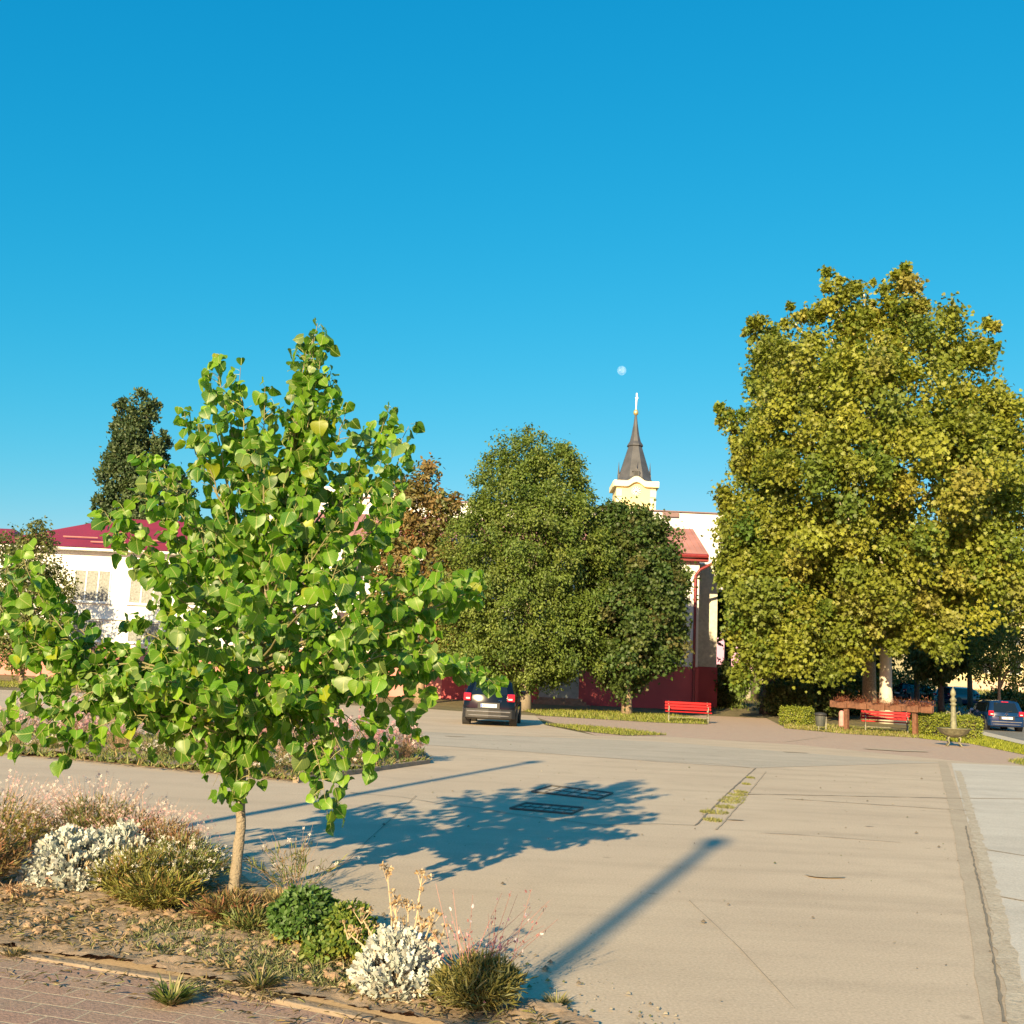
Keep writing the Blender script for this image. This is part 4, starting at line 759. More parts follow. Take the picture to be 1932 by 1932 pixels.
# drinking fountain
p = G(1800, 1408); root = empty('drinking_fountain', p, 'green weathered iron drinking fountain with obelisk column and shallow round bowl on legs', 'fountain')
mb = MB(); mb.lathe(p, [(.11, .30), (.105, .5), (.075, 1.25), (.06, 1.3), (.10, 1.32), (.10, 1.36), (.06, 1.4), (.10, 1.44), (.11, 1.5), (.06, 1.56), (.05, 1.6), (.09, 1.66), (.08, 1.75), (.03, 1.86), (.005, 1.93)], 12); mb.build('column', 'irongreen', root, smooth=True)
mb = MB()
mb.lathe(p, [(.10, .28), (.25, .32), (.42, .42), (.52, .56), (.56, .58), (.50, .56), (.38, .46), (.2, .38), (.12, .36)], 24); mb.build('bowl', 'irongreen', root, smooth=True)
for k in range(4):
    a = k*math.pi/2+.5; c_, s_ = math.cos(a), math.sin(a); mb = MB()
    mb.tube([(p.x+c_*.12, p.y+s_*.12, .33), (p.x+c_*.27, p.y+s_*.27, .26), (p.x+c_*.22, p.y+s_*.22, .1), (p.x+c_*.32, p.y+s_*.32, 0.01)], [.03, .03, .02, .025], 7); mb.build('leg', 'irongreen', root, smooth=True)
for sx in (-1, 1):
    mb = MB(); mb.tube([(p.x+sx*.09, p.y, 1.05), (p.x+sx*.2, p.y, 1.12), (p.x+sx*.23, p.y, 1.02)], .018, 6); mb.build('spout', 'irongreen', root)
# drain grates
def grate(px4, label):
    c = [G(*q) for q in px4]; ctr = sum(c, Vector())/4; root = empty('drain_grate', (ctr.x, ctr.y, .004), label, 'grate', 'metal drain grates in the plaza')
    mb = MB()
    for i in range(4): mb.tube([c[i]+Vector((0, 0, .014)), c[(i+1) % 4]+Vector((0, 0, .014))], .013, 4)
    mb.build('frame', 'steel', root); mb = MB(); n_ = 6
    for i in range(1, n_): mb.tube([c[0].lerp(c[1], i/n_)+Vector((0, 0, .013)), c[3].lerp(c[2], i/n_)+Vector((0, 0, .013))], .004, 4)
    for i in range(1, 2): mb.tube([c[0].lerp(c[3], i/2)+Vector((0, 0, .012)), c[1].lerp(c[2], i/2)+Vector((0, 0, .012))], .006, 4)
    mb.build('bars', 'steel', root); mb = MB(); mb.add([(q.x, q.y, .005) for q in c], [(0, 1, 2, 3)]); mb.build('cover', mat('dusty plate', (.44, .36, .28), .95), root)
grate([(1003, 1495), (1128, 1509), (1156, 1498), (1040, 1484)], 'larger metal drain grate in the plaza, further one, inside the poplar shadow')
grate([(962, 1527), (1078, 1537), (1100, 1526), (992, 1517)], 'smaller metal drain grate in the plaza, nearer one, inside the poplar shadow')
# lamp posts whose shadows cross the plaza
def lamp_post(tipxy, h, label):
    ln = h/math.tan(SUN_EL); bx_ = tipxy[0]+math.sin(SUN_AZ)*ln; by_ = tipxy[1]+math.cos(SUN_AZ)*ln
    root = empty('lamp_post', (bx_, by_, 0), label, 'street lamp', 'lamp posts around the square')
    mb = MB(); mb.lathe((bx_, by_, 0), [(.16, 0), (.16, .5), (.09, .6), (.08, 2), (.07, h-.45), (.06, h-.35)], 14); mb.build('pole', 'pole', root, smooth=True)
    mb = MB(); mb.lathe((bx_, by_, h-.36), [(.05, 0), (.10, .05), (.15, .16), (.10, .28), (.04, .32)], 16); mb.build('lamp_globe', 'lampglass', root, smooth=True)
t1 = G(1362, 1578); t2 = G(1020, 1435)
lamp_post(t1, 8.0, 'lamp post behind the viewer whose shadow falls across the open plaza'); lamp_post(t2, 7.0, 'lamp post left of the view whose shadow falls beside the flower bed island')
# ================================================================== cars
def text_mesh(s, size, m, parent, loc, rot, name='lettering'):
    cu = bpy.data.curves.new('t', 'FONT'); cu.body = s; cu.size = size; cu.extrude = .002; cu.align_x = 'CENTER'; cu.align_y = 'CENTER'
    o = bpy.data.objects.new('t', cu); col.objects.link(o); dg = bpy.context.evaluated_depsgraph_get(); me = bpy.data.meshes.new_from_object(o.evaluated_get(dg)); bpy.data.objects.remove(o)
    me.transform(Matrix.Translation(loc) @ rot); q = link(name, me, m); q.parent = parent; return q
def car(label, paint, W, H, L, kind, loc, rz, plate='', estate=False, spoiler=False, group='parked cars'):
    root = empty('parked_car', (0, 0, 0), label, 'car', group)
    hw = W/2; zb = H*(.60 if estate else .655); zt = H*.925; zr = H*.985
    # stations: (y from rear, belt half width, belt z, window top z, roof edge z, roof half width)
    yb = -L/2
    if estate: tail = [(0, .86, .0), (.10, .95, 0), (.30, .99, 0)]
    S = []
    rl = .62 if estate else .50
    gr = 1.0
    def st(y, k, top, zb_=zb, low=0.0): S.append((y, k, top, zb_, low))
    st(yb, .88, 1.0); st(yb+.10, .96, 1.0); st(yb+.35, .995, 1.0); st(yb+.9, 1.0, 1.0); st(yb+L*.34, 1, 1.0); st(yb+L*.50, 1, 1.0); st(yb+L*.60, 1, .985)
    st(yb+L*.665, 1, .80); st(yb+L*.74, .995, .12); st(yb+L*.80, .99, .06); st(yb+L*.92, .94, -.02); st(yb+L*.97, .86, -.12); st(yb+L, .70, -.3)
    levels = 8; V = []; 
    tum = .80
    def lean(z, y):
        # rear silhouette: how far forward the rear surface is at height z
        if z < H*.40: a = .02*(1-z/(H*.4))
        elif z < zb: a = .05*(z-H*.4)/(zb-H*.4)
        else: a = .05+(.42 if not estate else .34)*((z-zb)/(zr-zb))**1.15
        return a
    grid = []
    for si, (y, k, top, zb_, low) in enumerate(S):
        w_ = hw*k; zt_ = zb_+(zt-zb_)*top if top > 0 else zb_+top*.5; zr_ = zt_+(zr-zt)*max(top, .35)*1.0; rw = w_*(1-(1-tum)*max(top, .25))
        z0 = .20+(.06 if si in (0, 12) else 0); pr = [(0, z0), (w_*.82, z0), (w_*.97, z0+.12), (w_, zb_*.62), (w_*.975, zb_-.02), (w_*.955, zb_+.01), (rw, zt_), (rw*.78, zr_), (0, zr_+.035)]
        f = max(0, 1-(y-yb)/1.3) if si < 4 else 0
        grid.append([(x, y+lean(z, y)*f, z) for x, z in pr])
    np_ = len(grid[0]); body = MB(); glass = MB()
    for sx in (-1, 1):
        for i in range(len(S)-1):
            for j in range(np_-1):
                q = [grid[i][j], grid[i][j+1], grid[i+1][j+1], grid[i+1][j]]; q = [(x*sx, y, z) for x, y, z in q]
                side = j == 5 and 1 <= i <= 6; wind = i == 7 and j in (6, 7) or (i == 7 and j == 5)
                (glass if (side or wind) else body).add(q, [(0, 1, 2, 3)])
    # rear face: rows between levels, bulged columns
    cols = [-1, -.8, -.45, 0, .45, .8, 1]; lv = grid[0]
    def rp(j, c):
        x, y, z = lv[j]; zc = z
        if j == np_-1: x = lv[j-1][0]; 
        bul = (.10 if z < H*.45 else .07)*(1-c*c); return (c*x, y-bul, z if j < np_-1 else z)
    rear_glass = MB()
    for j in range(1, np_-2):
        for a in range(len(cols)-1):
            q = [rp(j, cols[a]), rp(j, cols[a+1]), rp(j+1, cols[a+1]), rp(j+1, cols[a])]
            (rear_glass if (j == 5 and 1 <= a <= 4) else body).add(q, [(0, 1, 2, 3)])
    for a in range(len(cols)-1):   # roof lip
        x, y, z = lv[np_-2]; x2, y2, z2 = lv[np_-1]
        q = [(cols[a]*x, rp(np_-2, cols[a])[1], z), (cols[a+1]*x, rp(np_-2, cols[a+1])[1], z), (cols[a+1]*x, y2+.02, z+.034*(1-cols[a+1]**2)), (cols[a]*x, y2+.02, z+.034*(1-cols[a]**2))]; body.add(q, [(0, 1, 2, 3)])
    # front closing
    body.add([(x*sx, y, z) for sx in (1,) for x, y, z in grid[-1]]+[(-x, y, z) for x, y, z in grid[-1][::-1]], [tuple(range(2*np_))])
    def fin(mb, name, m, par=root):
        me = bpy.data.meshes.new(name); me.from_pydata(mb.v, [], mb.f); bm = bmesh.new(); bm.from_mesh(me); bmesh.ops.remove_doubles(bm, verts=bm.verts, dist=.0008); bmesh.ops.recalc_face_normals(bm, faces=bm.faces); bm.to_mesh(me); bm.free()
        me.polygons.foreach_set('use_smooth', [True]*len(me.polygons)); return link(name, me, m, par)
    fin(body, 'body', paint); fin(glass, 'windows', 'carglass'); rg_ = fin(rear_glass, 'rear_window', 'carglass')
    yr = yb-.10
    # bumper
    mb = MB(); zt_b = H*.365
    pts = [(-hw*.93, yb+.30), (-hw*.97, yb+.12), (-hw*.86, yb-.05), (-hw*.45, yb-.125), (0, yb-.15), (hw*.45, yb-.125), (hw*.86, yb-.05), (hw*.97, yb+.12), (hw*.93, yb+.30)]
    inner = [(x*.9, y+.18) for x, y in pts][::-1]; mb.prism(pts+inner, .24, zt_b, 'z'); bp_ = mb.build('bumper', 'plastic' if not estate else paint, root, bevel=.03)
    mb = MB(); mb.tube([(x*.86, y-.008, .33) for x, y in pts[2:7]], .018, 6); mb.tube([(x*.92, y-.012, zt_b-.09) for x, y in pts[2:7]], .022, 6); mb.build('bumper_trim', 'trim', bp_)
    # lamps
    for sx in (-1, 1):
        mb = MB(); zc = H*(.575 if estate else .605); xx = sx*hw*.80
        mb.box((xx, yb-.015, zc), (.25, .10, H*.165), rz=-sx*R(16)*-1); lp = mb.build('tail_lamp', 'redlamp', root, bevel=.03)
        mb = MB(); mb.box((xx-sx*.02, yb-.07, zc-H*.03), (.13, .02, .045), rz=sx*R(16)); mb.build('lamp_insert', 'clearlamp', lp)
        mb = MB(); mb.box((sx*(hw+.09), yb+L*.64, zb+.08), (.18, .10, .13)); mb.build('mirror', paint, root, bevel=.03)
        mb = MB(); mb.box((sx*hw*.72, yb+L-.12, H*.47), (.34, .12, .14), rz=-sx*R(20)); mb.build('headlamp', 'clearlamp', root, bevel=.03)
        for zz in (.3, .62): mb = MB(); mb.box((sx*(hw*.985), yb+L*(.2+zz*.52), zb-.09), (.03, .18, .03)); mb.build('door_handle', paint, root, bevel=.008)
    # high brake lamp, badge, plate, wiper
    mb = MB(); mb.box((0, yb+.36 if not estate else yb+.27, zr-.045), (.34, .06, .04)); mb.build('brake_lamp', 'redlamp', root, bevel=.008)
    mb = MB(); mb.tube([(-hw*.9*.8, yb+.42, zt+.03), (0, yb+.30, zr-.02+.02), (hw*.9*.8, yb+.42, zt+.03)], .03, 6); mb.build('spoiler', paint, root)
    yp = yb-.155; zp = H*.43; mb = MB(); mb.box((0, yp+.05, zp), (.72, .06, .2)); mb.build('plate_recess', 'plastic', root, bevel=.01)
    mb = MB(); mb.box((0, yp+.01, zp), (.52, .02, .112)); pt = mb.build('number_plate', 'plate', root, bevel=.004)
    if plate:
        mb = MB(); mb.box((-.235, yp-.003, zp), (.04, .006, .10)); mb.build('blue_band', 'plateblue', pt)
        text_mesh(plate, .105, 'dark', pt, (.02, yp-.004, zp), Matrix.Rotation(math.pi/2, 4, 'X'))
    if estate:
        mb = MB(); mb.tube([(-.55, yb-.09, H*.50), (0, yb-.135, H*.50), (.55, yb-.09, H*.50)], .016, 6); mb.build('chrome_strip', 'chrome', root)
        mb = MB(); mb.tube([(math.cos(a)*.055, yb-.10, H*.56+math.sin(a)*.055) for a in np.linspace(0, 6.283, 17)], .009, 6); mb.box((0, yb-.10, H*.56), (.13, .012, .014)); mb.build('badge', 'chrome', root)
        for sx in (-1, 1): mb = MB(); mb.tube([(sx*hw*.74, yb+.6, zr+.03), (sx*hw*.74, yb+L*.58, zr+.045)], .016, 6); mb.build('roof_rail', 'plastic', root)
    else:
        mb = MB(); mb.tube([(.30, yb-.05, H*.535), (.335, yb-.05, H*.55), (.36, yb-.05, H*.53)], .009, 5); mb.tube([(.37, yb-.05, H*.55), (.41, yb-.05, H*.55), (.385, yb-.05, H*.535), (.41, yb-.05, H*.525), (.37, yb-.05, H*.515)], .008, 5); mb.build('badge', 'chrome', root)
    mb = MB(); mb.tube([(0, yb-.02, zb+.03), (.28, yb-.0, zb+.10)], .012, 5); mb.build('wiper', 'dark', rg_)
    for y in (yb+L*.185, yb+L*.80):
        for sx in (-1, 1):
            wr = .325 if not estate else .315; xo = sx*(hw-.11)
            def wl_(prof): 
                m_ = MB(); m_.lathe((0, 0, 0), prof, 24); M = Matrix.Translation((xo, y, wr)) @ Matrix.Rotation(sx*math.pi/2, 4, 'Y'); m_.v = [tuple(M @ Vector(v)) for v in m_.v]; return m_
            ty = wl_([(wr*.6, -.10), (wr*.95, -.10), (wr, -.07), (wr, .07), (wr*.95, .105), (wr*.64, .11)]).build('wheel', 'tyre', root, smooth=False)
            m_ = wl_([(wr*.63, .085), (wr*.63, .115), (wr*.56, .10)]); 
            for k in range(5):
                a = k*2*math.pi/5; b0 = MB().box((wr*.3*math.cos(a), wr*.3*math.sin(a), .10), (wr*.56, .055, .02), rz=a); M = Matrix.Translation((xo, y, wr)) @ Matrix.Rotation(sx*math.pi/2, 4, 'Y'); m_.add([tuple(M @ Vector(v)) for v in b0.v], b0.f)
            m_.build('rim', 'rim', ty)
            m2 = MB(); m2.lathe((0, 0, 0), [(wr*1.2, -.12), (wr*1.2, .118)], 24); M = Matrix.Translation((xo, y, wr+.02)) @ Matrix.Rotation(sx*math.pi/2, 4, 'Y'); m2.v = [tuple(M @ Vector(v)) for v in m2.v]; m2.build('wheel_arch', 'dark', root)
    root.location = loc; root.rotation_euler.z = rz; return root
p = G(928, 1370); car('black hatchback seen from behind, parked beside the linden trunk', 'carblack', 1.75, 1.49, 4.0, 'hatch', (p.x, p.y+2.0, 0), R(-3.5), 'KI 117-IZ')
p = A(1893, 1378, 53.6); car('shiny blue estate car seen from behind, parked in the sun at the right edge', 'carblue', 1.76, 1.50, 4.5, 'estate', (p.x+.5, 55.6, 0), R(-11), 'BB', True)
p = A(1800, 1310, 84); car('dark navy estate car in the tree shade beyond the road', 'carnavy', 1.76, 1.5, 4.5, 'estate', (p.x+.6, 84, gz(84)-.1), R(-62), '', True)
p = A(1728, 1305, 90); car('dark car deep in the shade left of the navy one', 'carblack', 1.74, 1.45, 4.2, 'hatch', (p.x, 90, gz(90)-.1), R(-62))
# ================================================================== the young poplar in front
tr = G(440, 1700); YT = tr.y; root = empty('young_poplar', tr, 'young poplar with large glossy leaves and slim pale trunk in the front flower bed', 'tree')
tpx = [(440, 1704), (443, 1660), (450, 1600), (455, 1560), (453, 1515), (457, 1450), (466, 1380), (478, 1300), (492, 1200), (512, 1050), (540, 900), (568, 770), (590, 640)]
tdy = [0, .0, .02, .03, .02, 0, .02, .04, .05, .04, .02, 0, 0]
tp = [A(x, y, YT+d) for (x, y), d in zip(tpx, tdy)]; tp[0].z = -.05
trad = [.046, .040, .038, .034, .033, .031, .030, .026, .022, .016, .011, .007, .003]
# knobbly trunk
mb = MB(); P2, R2 = [], []; rg = random.Random(12)
for i in range(len(tp)-1):
    for k in range(4): P2.append(tp[i].lerp(tp[i+1], k/4)+Vector((rg.uniform(-1, 1), rg.uniform(-1, 1), 0))*.0025); R2.append((trad[i]*(1-k/4)+trad[i+1]*k/4)*rg.uniform(.95, 1.07))
P2.append(tp[-1]); R2.append(trad[-1]); mb.tube(P2, R2, 12); mb.build('trunk', 'barkpale', root, smooth=True)
def trunk_at(z):
    for a, b_ in zip(tp, tp[1:]):
        if a.z <= z <= b_.z: return a.lerp(b_, (z-a.z)/(b_.z-a.z))
    return tp[-1].copy()
tips = [  # x, y, depth, droop, leaf density
 (597, 612, 0, 0), (580, 632, .1, 0), (612, 640, -.08, 0), (572, 700, -.1, 0), (590, 680, .12, 0), (632, 740, -.2, 0), (560, 760, .1, 0), (625, 700, .15, 0), (612, 760, -.15, 0), (408, 672, .1, 0), (455, 690, -.1, 0), (440, 740, .2, 0), (398, 730, -.2, 0), (500, 730, -.2, 0), (512, 775, .3, 0), (345, 775, .3, 0), (375, 800, -.3, 0), (280, 860, -.1, 0), (310, 880, .5, 0), (265, 920, .1, 0),
 (198, 965, 0, 0), (232, 960, -.4, 0), (215, 1010, .4, 0), (735, 768, .2, 0), (770, 805, -.2, 0), (700, 800, .4, 0), (655, 775, -.2, 0), (760, 860, .1, 0), (750, 950, .3, 0), (755, 945, -.4, 0), (735, 985, -.1, 0),
 (900, 1085, .1, .1), (905, 1115, -.1, .15), (850, 1080, -.4, .1), (865, 1150, .3, .2), (780, 1040, -.5, 0), (700, 1020, .6, 0), (935, 1295, .1, .35), (880, 1270, -.2, .3), (830, 1250, -.5, .3), (790, 1215, .2, .2), (800, 1320, -.3, .4), (785, 1385, -.1, .5), (740, 1400, .3, .5), (710, 1440, -.2, .6),
 (640, 1530, -.45, .75), (600, 1500, -.3, .7), (655, 1470, -.6, .6), (615, 1545, -.55, .8), (10, 1065, 0, -.22), (40, 1040, -.1, -.24), (95, 1100, .2, -.2), (-10, 1130, .2, -.15), (20, 1170, -.2, -.1), (75, 1175, .3, -.1), (120, 1225, -.1, -.05), (40, 1230, .1, .25),
 (15, 1335, -.1, .4), (0, 1385, .2, .4), (50, 1420, -.2, .5), (95, 1400, .1, .5), (120, 1430, -.3, .5), (165, 1330, .3, .3), (200, 1290, -.4, .2), (180, 1390, 0, .5), (240, 1400, -.2, .5), (305, 1415, .2, .55),
 (405, 1480, -.12, .35), (440, 1505, -.15, .4), (475, 1480, -.05, .4), (400, 1430, -.2, .3), (345, 1400, -.4, .4), (500, 1420, .3, .4), (560, 1400, -.5, .4),
 (398, 1455, -.08, .3), (420, 1492, -.1, .3), (452, 1502, .05, .3), (470, 1475, -.12, .3), (388, 1425, .05, .3), (432, 1445, -.2, .3), (460, 1440, .15, .3), (418, 1400, .1, .2), (500, 1395, -.15, .3),
 (400, 990, -1.1, 0), (560, 940, -1.2, 0), (640, 1080, -1.3, .1), (470, 1120, -1.4, .1), (330, 1180, -1.2, .1), (700, 1180, -1.1, .1), (480, 830, -.7, 0), (580, 820, .7, 0), (450, 900, 1.0, 0), (620, 960, 1.2, 0), (340, 1020, 1.2, 0), (680, 1080, 1.4, 0), (500, 1180, 1.5, 0), (740, 1180, .8, .1),
 (240, 1170, .8, .1), (290, 1290, -.9, .2), (720, 1290, -.8, .2), (550, 1300, -1.1, .2), (400, 1310, -1.2, .2), (620, 1340, .7, .3), (330, 1330, .9, .3), (480, 1360, -.8, .3), (290, 1060, -.7, 0), (660, 940, -.6, 0), (350, 930, -.3, 0), (520, 980, -.5, 0), (430, 1040, .5, 0), (600, 1180, -.4, 0), (380, 1180, -.5, 0), (540, 1080, .3, 0), (260, 1230, .2, .1), (640, 1250, .2, .1), (680, 870, 0, 0), (590, 880, -.4, 0), (310, 970, 0, 0), (420, 870, 0, 0), (300, 1140, .3, 0), (760, 1110, 0, .1), (820, 1180, -.1, .2), (455, 1250, -.5, .1), (520, 1240, .6, .1), (570, 1010, .8, 0), (500, 900, .2, 0)]
BR = MB(); TW = MB(); PT = MB(); rng = np.random.default_rng(99); lp, ld, ln_, ls = [], [], [], []
cb = tp[5].z+.02
for bi, (x, y, d, dr) in enumerate(tips):
    tip = A(x, y, YT+d); zt_ = tip.z
    z0 = cb+.05+max(0, zt_-cb)*rng.uniform(.38, .55) if zt_ > cb+.3 else cb+rng.uniform(.0, .35)
    if dr < 0: z0 = cb+rng.uniform(.1, .35)
    if dr > .3: z0 = cb+rng.uniform(.1, .5)
    s = trunk_at(z0); hz = Vector((tip.x-s.x, tip.y-s.y, 0)); ln = (tip-s).length
    c1 = s+hz*.45+Vector((0, 0, max(tip.z-s.z, 0)*.30+dr*ln*.45+.02)); c2 = s+hz*.85+Vector((0, 0, (tip.z-s.z)*.72+dr*ln*.55))
    pts = []
    ns = 14
    for k in range(ns+1):
        t = k/ns; pts.append(s*(1-t)**3+c1*3*t*(1-t)**2+c2*3*t*t*(1-t)+tip*t**3+Vector(rng.normal(size=3))*.006*min(1, k))
    r0 = .004+.006*min(1, ln/1.6); (BR if ln > .4 else TW).tube(pts, [r0*(1-.8*k/ns) for k in range(ns+1)], 6)
    step = .037; nl = int(ln*.9/step)
    for k in range(nl):
        t = 1-.9*k/max(nl, 1)
        if t < .2 and bi % 2: continue
        a = min(int(t*ns), ns-1); p0 = pts[a].lerp(pts[a+1], t*ns-a); tang = (pts[a+1]-pts[a]).normalized()
        sd = Vector(rng.normal(size=3)); sd = (sd-tang*sd.dot(tang)).normalized(); tl = rng.uniform(.02, .12)*(1 if t < .9 else .4)
        q = p0+(sd*.8+tang*.5+Vector((0, 0, .15))).normalized()*tl
        if tl > .06: TW.tube([p0, p0.lerp(q, .5)+Vector((0, 0, .008)), q], [.0028, .0022, .0015], 4, False)
        for _ in range(3 if rng.random() < .2 else 2 if rng.random() < .55 else 1):
            ps = p0.lerp(q, rng.uniform(.4, 1)); pd = (sd*.5+tang*.35+Vector(rng.normal(size=3))*.55+Vector((0, 0, -.15))).normalized(); pl_ = rng.uniform(.025, .055); pe = ps+pd*pl_
            PT.tube([ps, ps.lerp(pe, .5)+Vector((0, 0, .004)), pe], [.0015, .0013, .0013], 3, False)
            dd = pd*.45+Vector((0, 0, -.75))+Vector(rng.normal(size=3))*.45
            lp.append(pe); ld.append(dd); nn = sd*.5+Vector(rng.normal(size=3))*.8+Vector((-.25, -.55, .35)); ln_.append(nn); ls.append(rng.triangular(.04, .078, .122)*(1.0 if t < .93 else .9))
BR.build('branches', MT['branch'], root, smooth=True); TW.build('twigs', 'twig', root); PT.build('leaf_stalks', 'petiole', root)
lp = np.array([list(v) for v in lp]); ld = np.array([list(v) for v in ld]); ln_ = np.array([list(v) for v in ln_]); ls = np.array(ls); N = len(lp)
print('poplar leaves', N)
cc_ = pick(rng, [(5, (.105, .235, .014)), (3.5, (.06, .165, .012)), (3, (.17, .32, .018)), (.3, (.32, .38, .02)), (1, (.17, .26, .07))], N, .16); ti = rng.integers(0, len(HEARTS), N)
leafobj('crown', [scatter(HEARTS[k], lp[ti == k], ld[ti == k], ln_[ti == k], ls[ti == k], cc_[ti == k]) for k in range(len(HEARTS))], 'leaf', root, smooth=True)
# ================================================================== flower bed plants
def stems_mesh(base, tips_, r=.0016, bow=.25, seed=0):
    rg = random.Random(seed); mb = MB()
    for b0, t0 in zip(base, tips_):
        b0, t0 = Vector(b0), Vector(t0); m1 = b0.lerp(t0, .5)+Vector((0, 0, (t0-b0).length*bow*.4))
        mb.tube([b0, m1, t0], [r, r*.8, r*.5], 3, False)
    return mb
def gaura(loc, label, rad, h, seed, n_stem=150, n_fl=400, flc=None, folc=None, n_fol=1500, upright=.5, group='flowering gaura clumps', fs=.011, spread=1.0, bias=(0, 0), stemc='gst', low=.55):
    """fine leaved mound with thin flower stalks"""
    n_fol = int(n_fol*1.6); rng = np.random.default_rng(seed); loc = Vector(loc); root = empty('gaura_plant', loc, label, 'flower plant', group)
    az = rng.uniform(0, 6.28, n_stem); rr = rng.uniform(.1, 1, n_stem)**.7*rad*spread
    T = np.c_[np.cos(az)*rr+bias[0]*rng.random(n_stem), np.sin(az)*rr+bias[1]*rng.random(n_stem), h*(1-.45*(rr/(rad*spread))**2)*rng.uniform(.6, 1.05, n_stem)]+np.array(loc)
    B = np.c_[np.cos(az)*rr*.22, np.sin(az)*rr*.22, np.full(n_stem, .02)]+np.array(loc)
    stems_mesh(B, T, .0013, .25, seed).build('stems', stemc, root)
    # foliage: narrow leaves along the lower part of curved stems
    k = rng.integers(0, n_stem, n_fol); t = rng.uniform(.02, low, n_fol)**.8; P = B[k]*(1-t[:, None])+T[k]*t[:, None]; P[:, 2] += np.linalg.norm(T[k]-B[k], axis=1)*.2*t*(1-t)*2
    P[:, :2] += rng.normal(size=(n_fol, 2))*.02; d = (T[k]-B[k])+rng.normal(size=(n_fol, 3))*h*.45
    leafobj('foliage', [scatter(NEEDLE, P, d, rng.normal(size=(n_fol, 3)), .055*rng.uniform(.5, 1.4, n_fol), pick(rng, folc, n_fol, .2))], 'blade', root)
    if n_fl:
        k = rng.integers(0, n_stem, n_fl); t = 1-rng.gamma(1.6, .09, n_fl); t = np.clip(t, .45, 1.02); P = B[k]*(1-t[:, None])+T[k]*t[:, None]; P[:, 2] += np.linalg.norm(T[k]-B[k], axis=1)*.2*t*(1-t)*2
        P += rng.normal(size=(n_fl, 3))*.012; leafobj('flowers', [scatter(PETALS, P, rng.normal(size=(n_fl, 3)), rng.normal(size=(n_fl, 3))+[-.2, -.7, .4], fs*rng.uniform(.5, 1.3, n_fl), pick(rng, flc, n_fl, .08))], 'petal', root)
    return root
MT['gst'] = mat('reddish stem', (.36, .22, .15), .7); MT['gstg'] = mat('olive stem', (.28, .27, .11), .7); MT['drystem'] = mat('dry stem', (.50, .38, .24), .8)
PINKW = [(3, (.78, .62, .58)), (2, (.72, .42, .44)), (2, (.80, .74, .68))]; WH = [(4, (.82, .78, .70)), (1, (.78, .60, .55))]; PK = [(2, (.66, .28, .34)), (1, (.74, .50, .52))]
OL = [(3, (.20, .20, .04)), (2, (.26, .24, .06)), (1, (.30, .17, .06))]; GRN = [(3, (.14, .18, .05)), (2, (.20, .21, .06)), (1, (.28, .19, .08))]; RU = [(3, (.26, .16, .07)), (2, (.23, .19, .07)), (1, (.32, .14, .08)), (1, (.17, .18, .07))]
gaura((-3.75, 8.2, .03), 'large gaura clump with pale pink flower haze at the left edge of the bed', .62, .72, 301, 300, 1500, PINKW, OL, 2800, spread=1.1)
gaura((-3.15, 8.55, .03), 'gaura clump with green base and pink white flowers behind the longer silver bush', .58, .70, 302, 300, 1300, PINKW, GRN, 3600, spread=1.1)
gaura((-4.5, 8.7, .03), 'gaura clump with pinkish flowers further back at the far left of the bed', .6, .8, 303, 240, 900, PINKW, OL, 2600)
gaura((-2.62, 8.15, .03), 'gaura with reddish flower stalks spilling over the plaza right of the longer silver bush', .48, .60, 304, 200, 800, PK+PINKW, RU, 1700, spread=1.2)
gaura((-3.45, 7.35, .03), 'low gaura with rusty and olive foliage at the left front corner of the bed', .34, .46, 305, 130, 40, WH, RU, 3000, low=.9)
gaura((-3.62, 7.0, .03), 'small bright olive tuft at the left edge in front of the rusty gaura', .22, .30, 306, 90, 6, WH, OL, 1500, low=.95)
gaura((-2.38, 7.22, .03), 'olive green gaura with white flowers between the silver bush and the poplar trunk', .30, .37, 307, 150, 200, WH, OL, 2600, low=.85, stemc='gstg')
gaura((-2.15, 7.55, .03), 'gaura bush covered in small white flowers close left of the poplar trunk', .38, .40, 308, 220, 620, WH, GRN, 2200, low=.85, fs=.014, stemc='gstg')
gaura((-2.35, 7.9, .03), 'rust tinted gaura behind the olive one, topped with white flowers', .30, .46, 309, 150, 300, WH, RU, 2000, low=.8, fs=.012)
gaura((-2.12, 6.98, .03), 'low olive trailing gaura in front of the white flowered one, near the soil clods', .30, .25, 310, 110, 12, WH, OL, 2400, low=1.0, stemc='gstg')
gaura((-1.60, 6.78, .03), 'rusty red dried gaura tuft at the foot of the poplar trunk', .24, .17, 311, 130, 5, WH, RU, 3000, low=1.0)
gaura((-1.30, 6.95, .03), 'straw coloured dry tuft just right of the poplar trunk', .22, .16, 312, 100, 6, WH, [(2, (.34, .24, .11)), (1, (.28, .24, .10))], 1700, low=1.0, stemc='drystem')
gaura((-1.45, 6.55, .03), 'low greyish weed tuft on the soil left of the green aster bush', .16, .13, 313, 60, 0, WH, GRN, 600, low=1.0)
gaura((-1.4, 7.75, .03), 'thin gaura stalks with a few white flowers rising over the plaza right of the trunk', .4, .5, 314, 30, 36, WH, GRN, 300, spread=1.3, fs=.014)
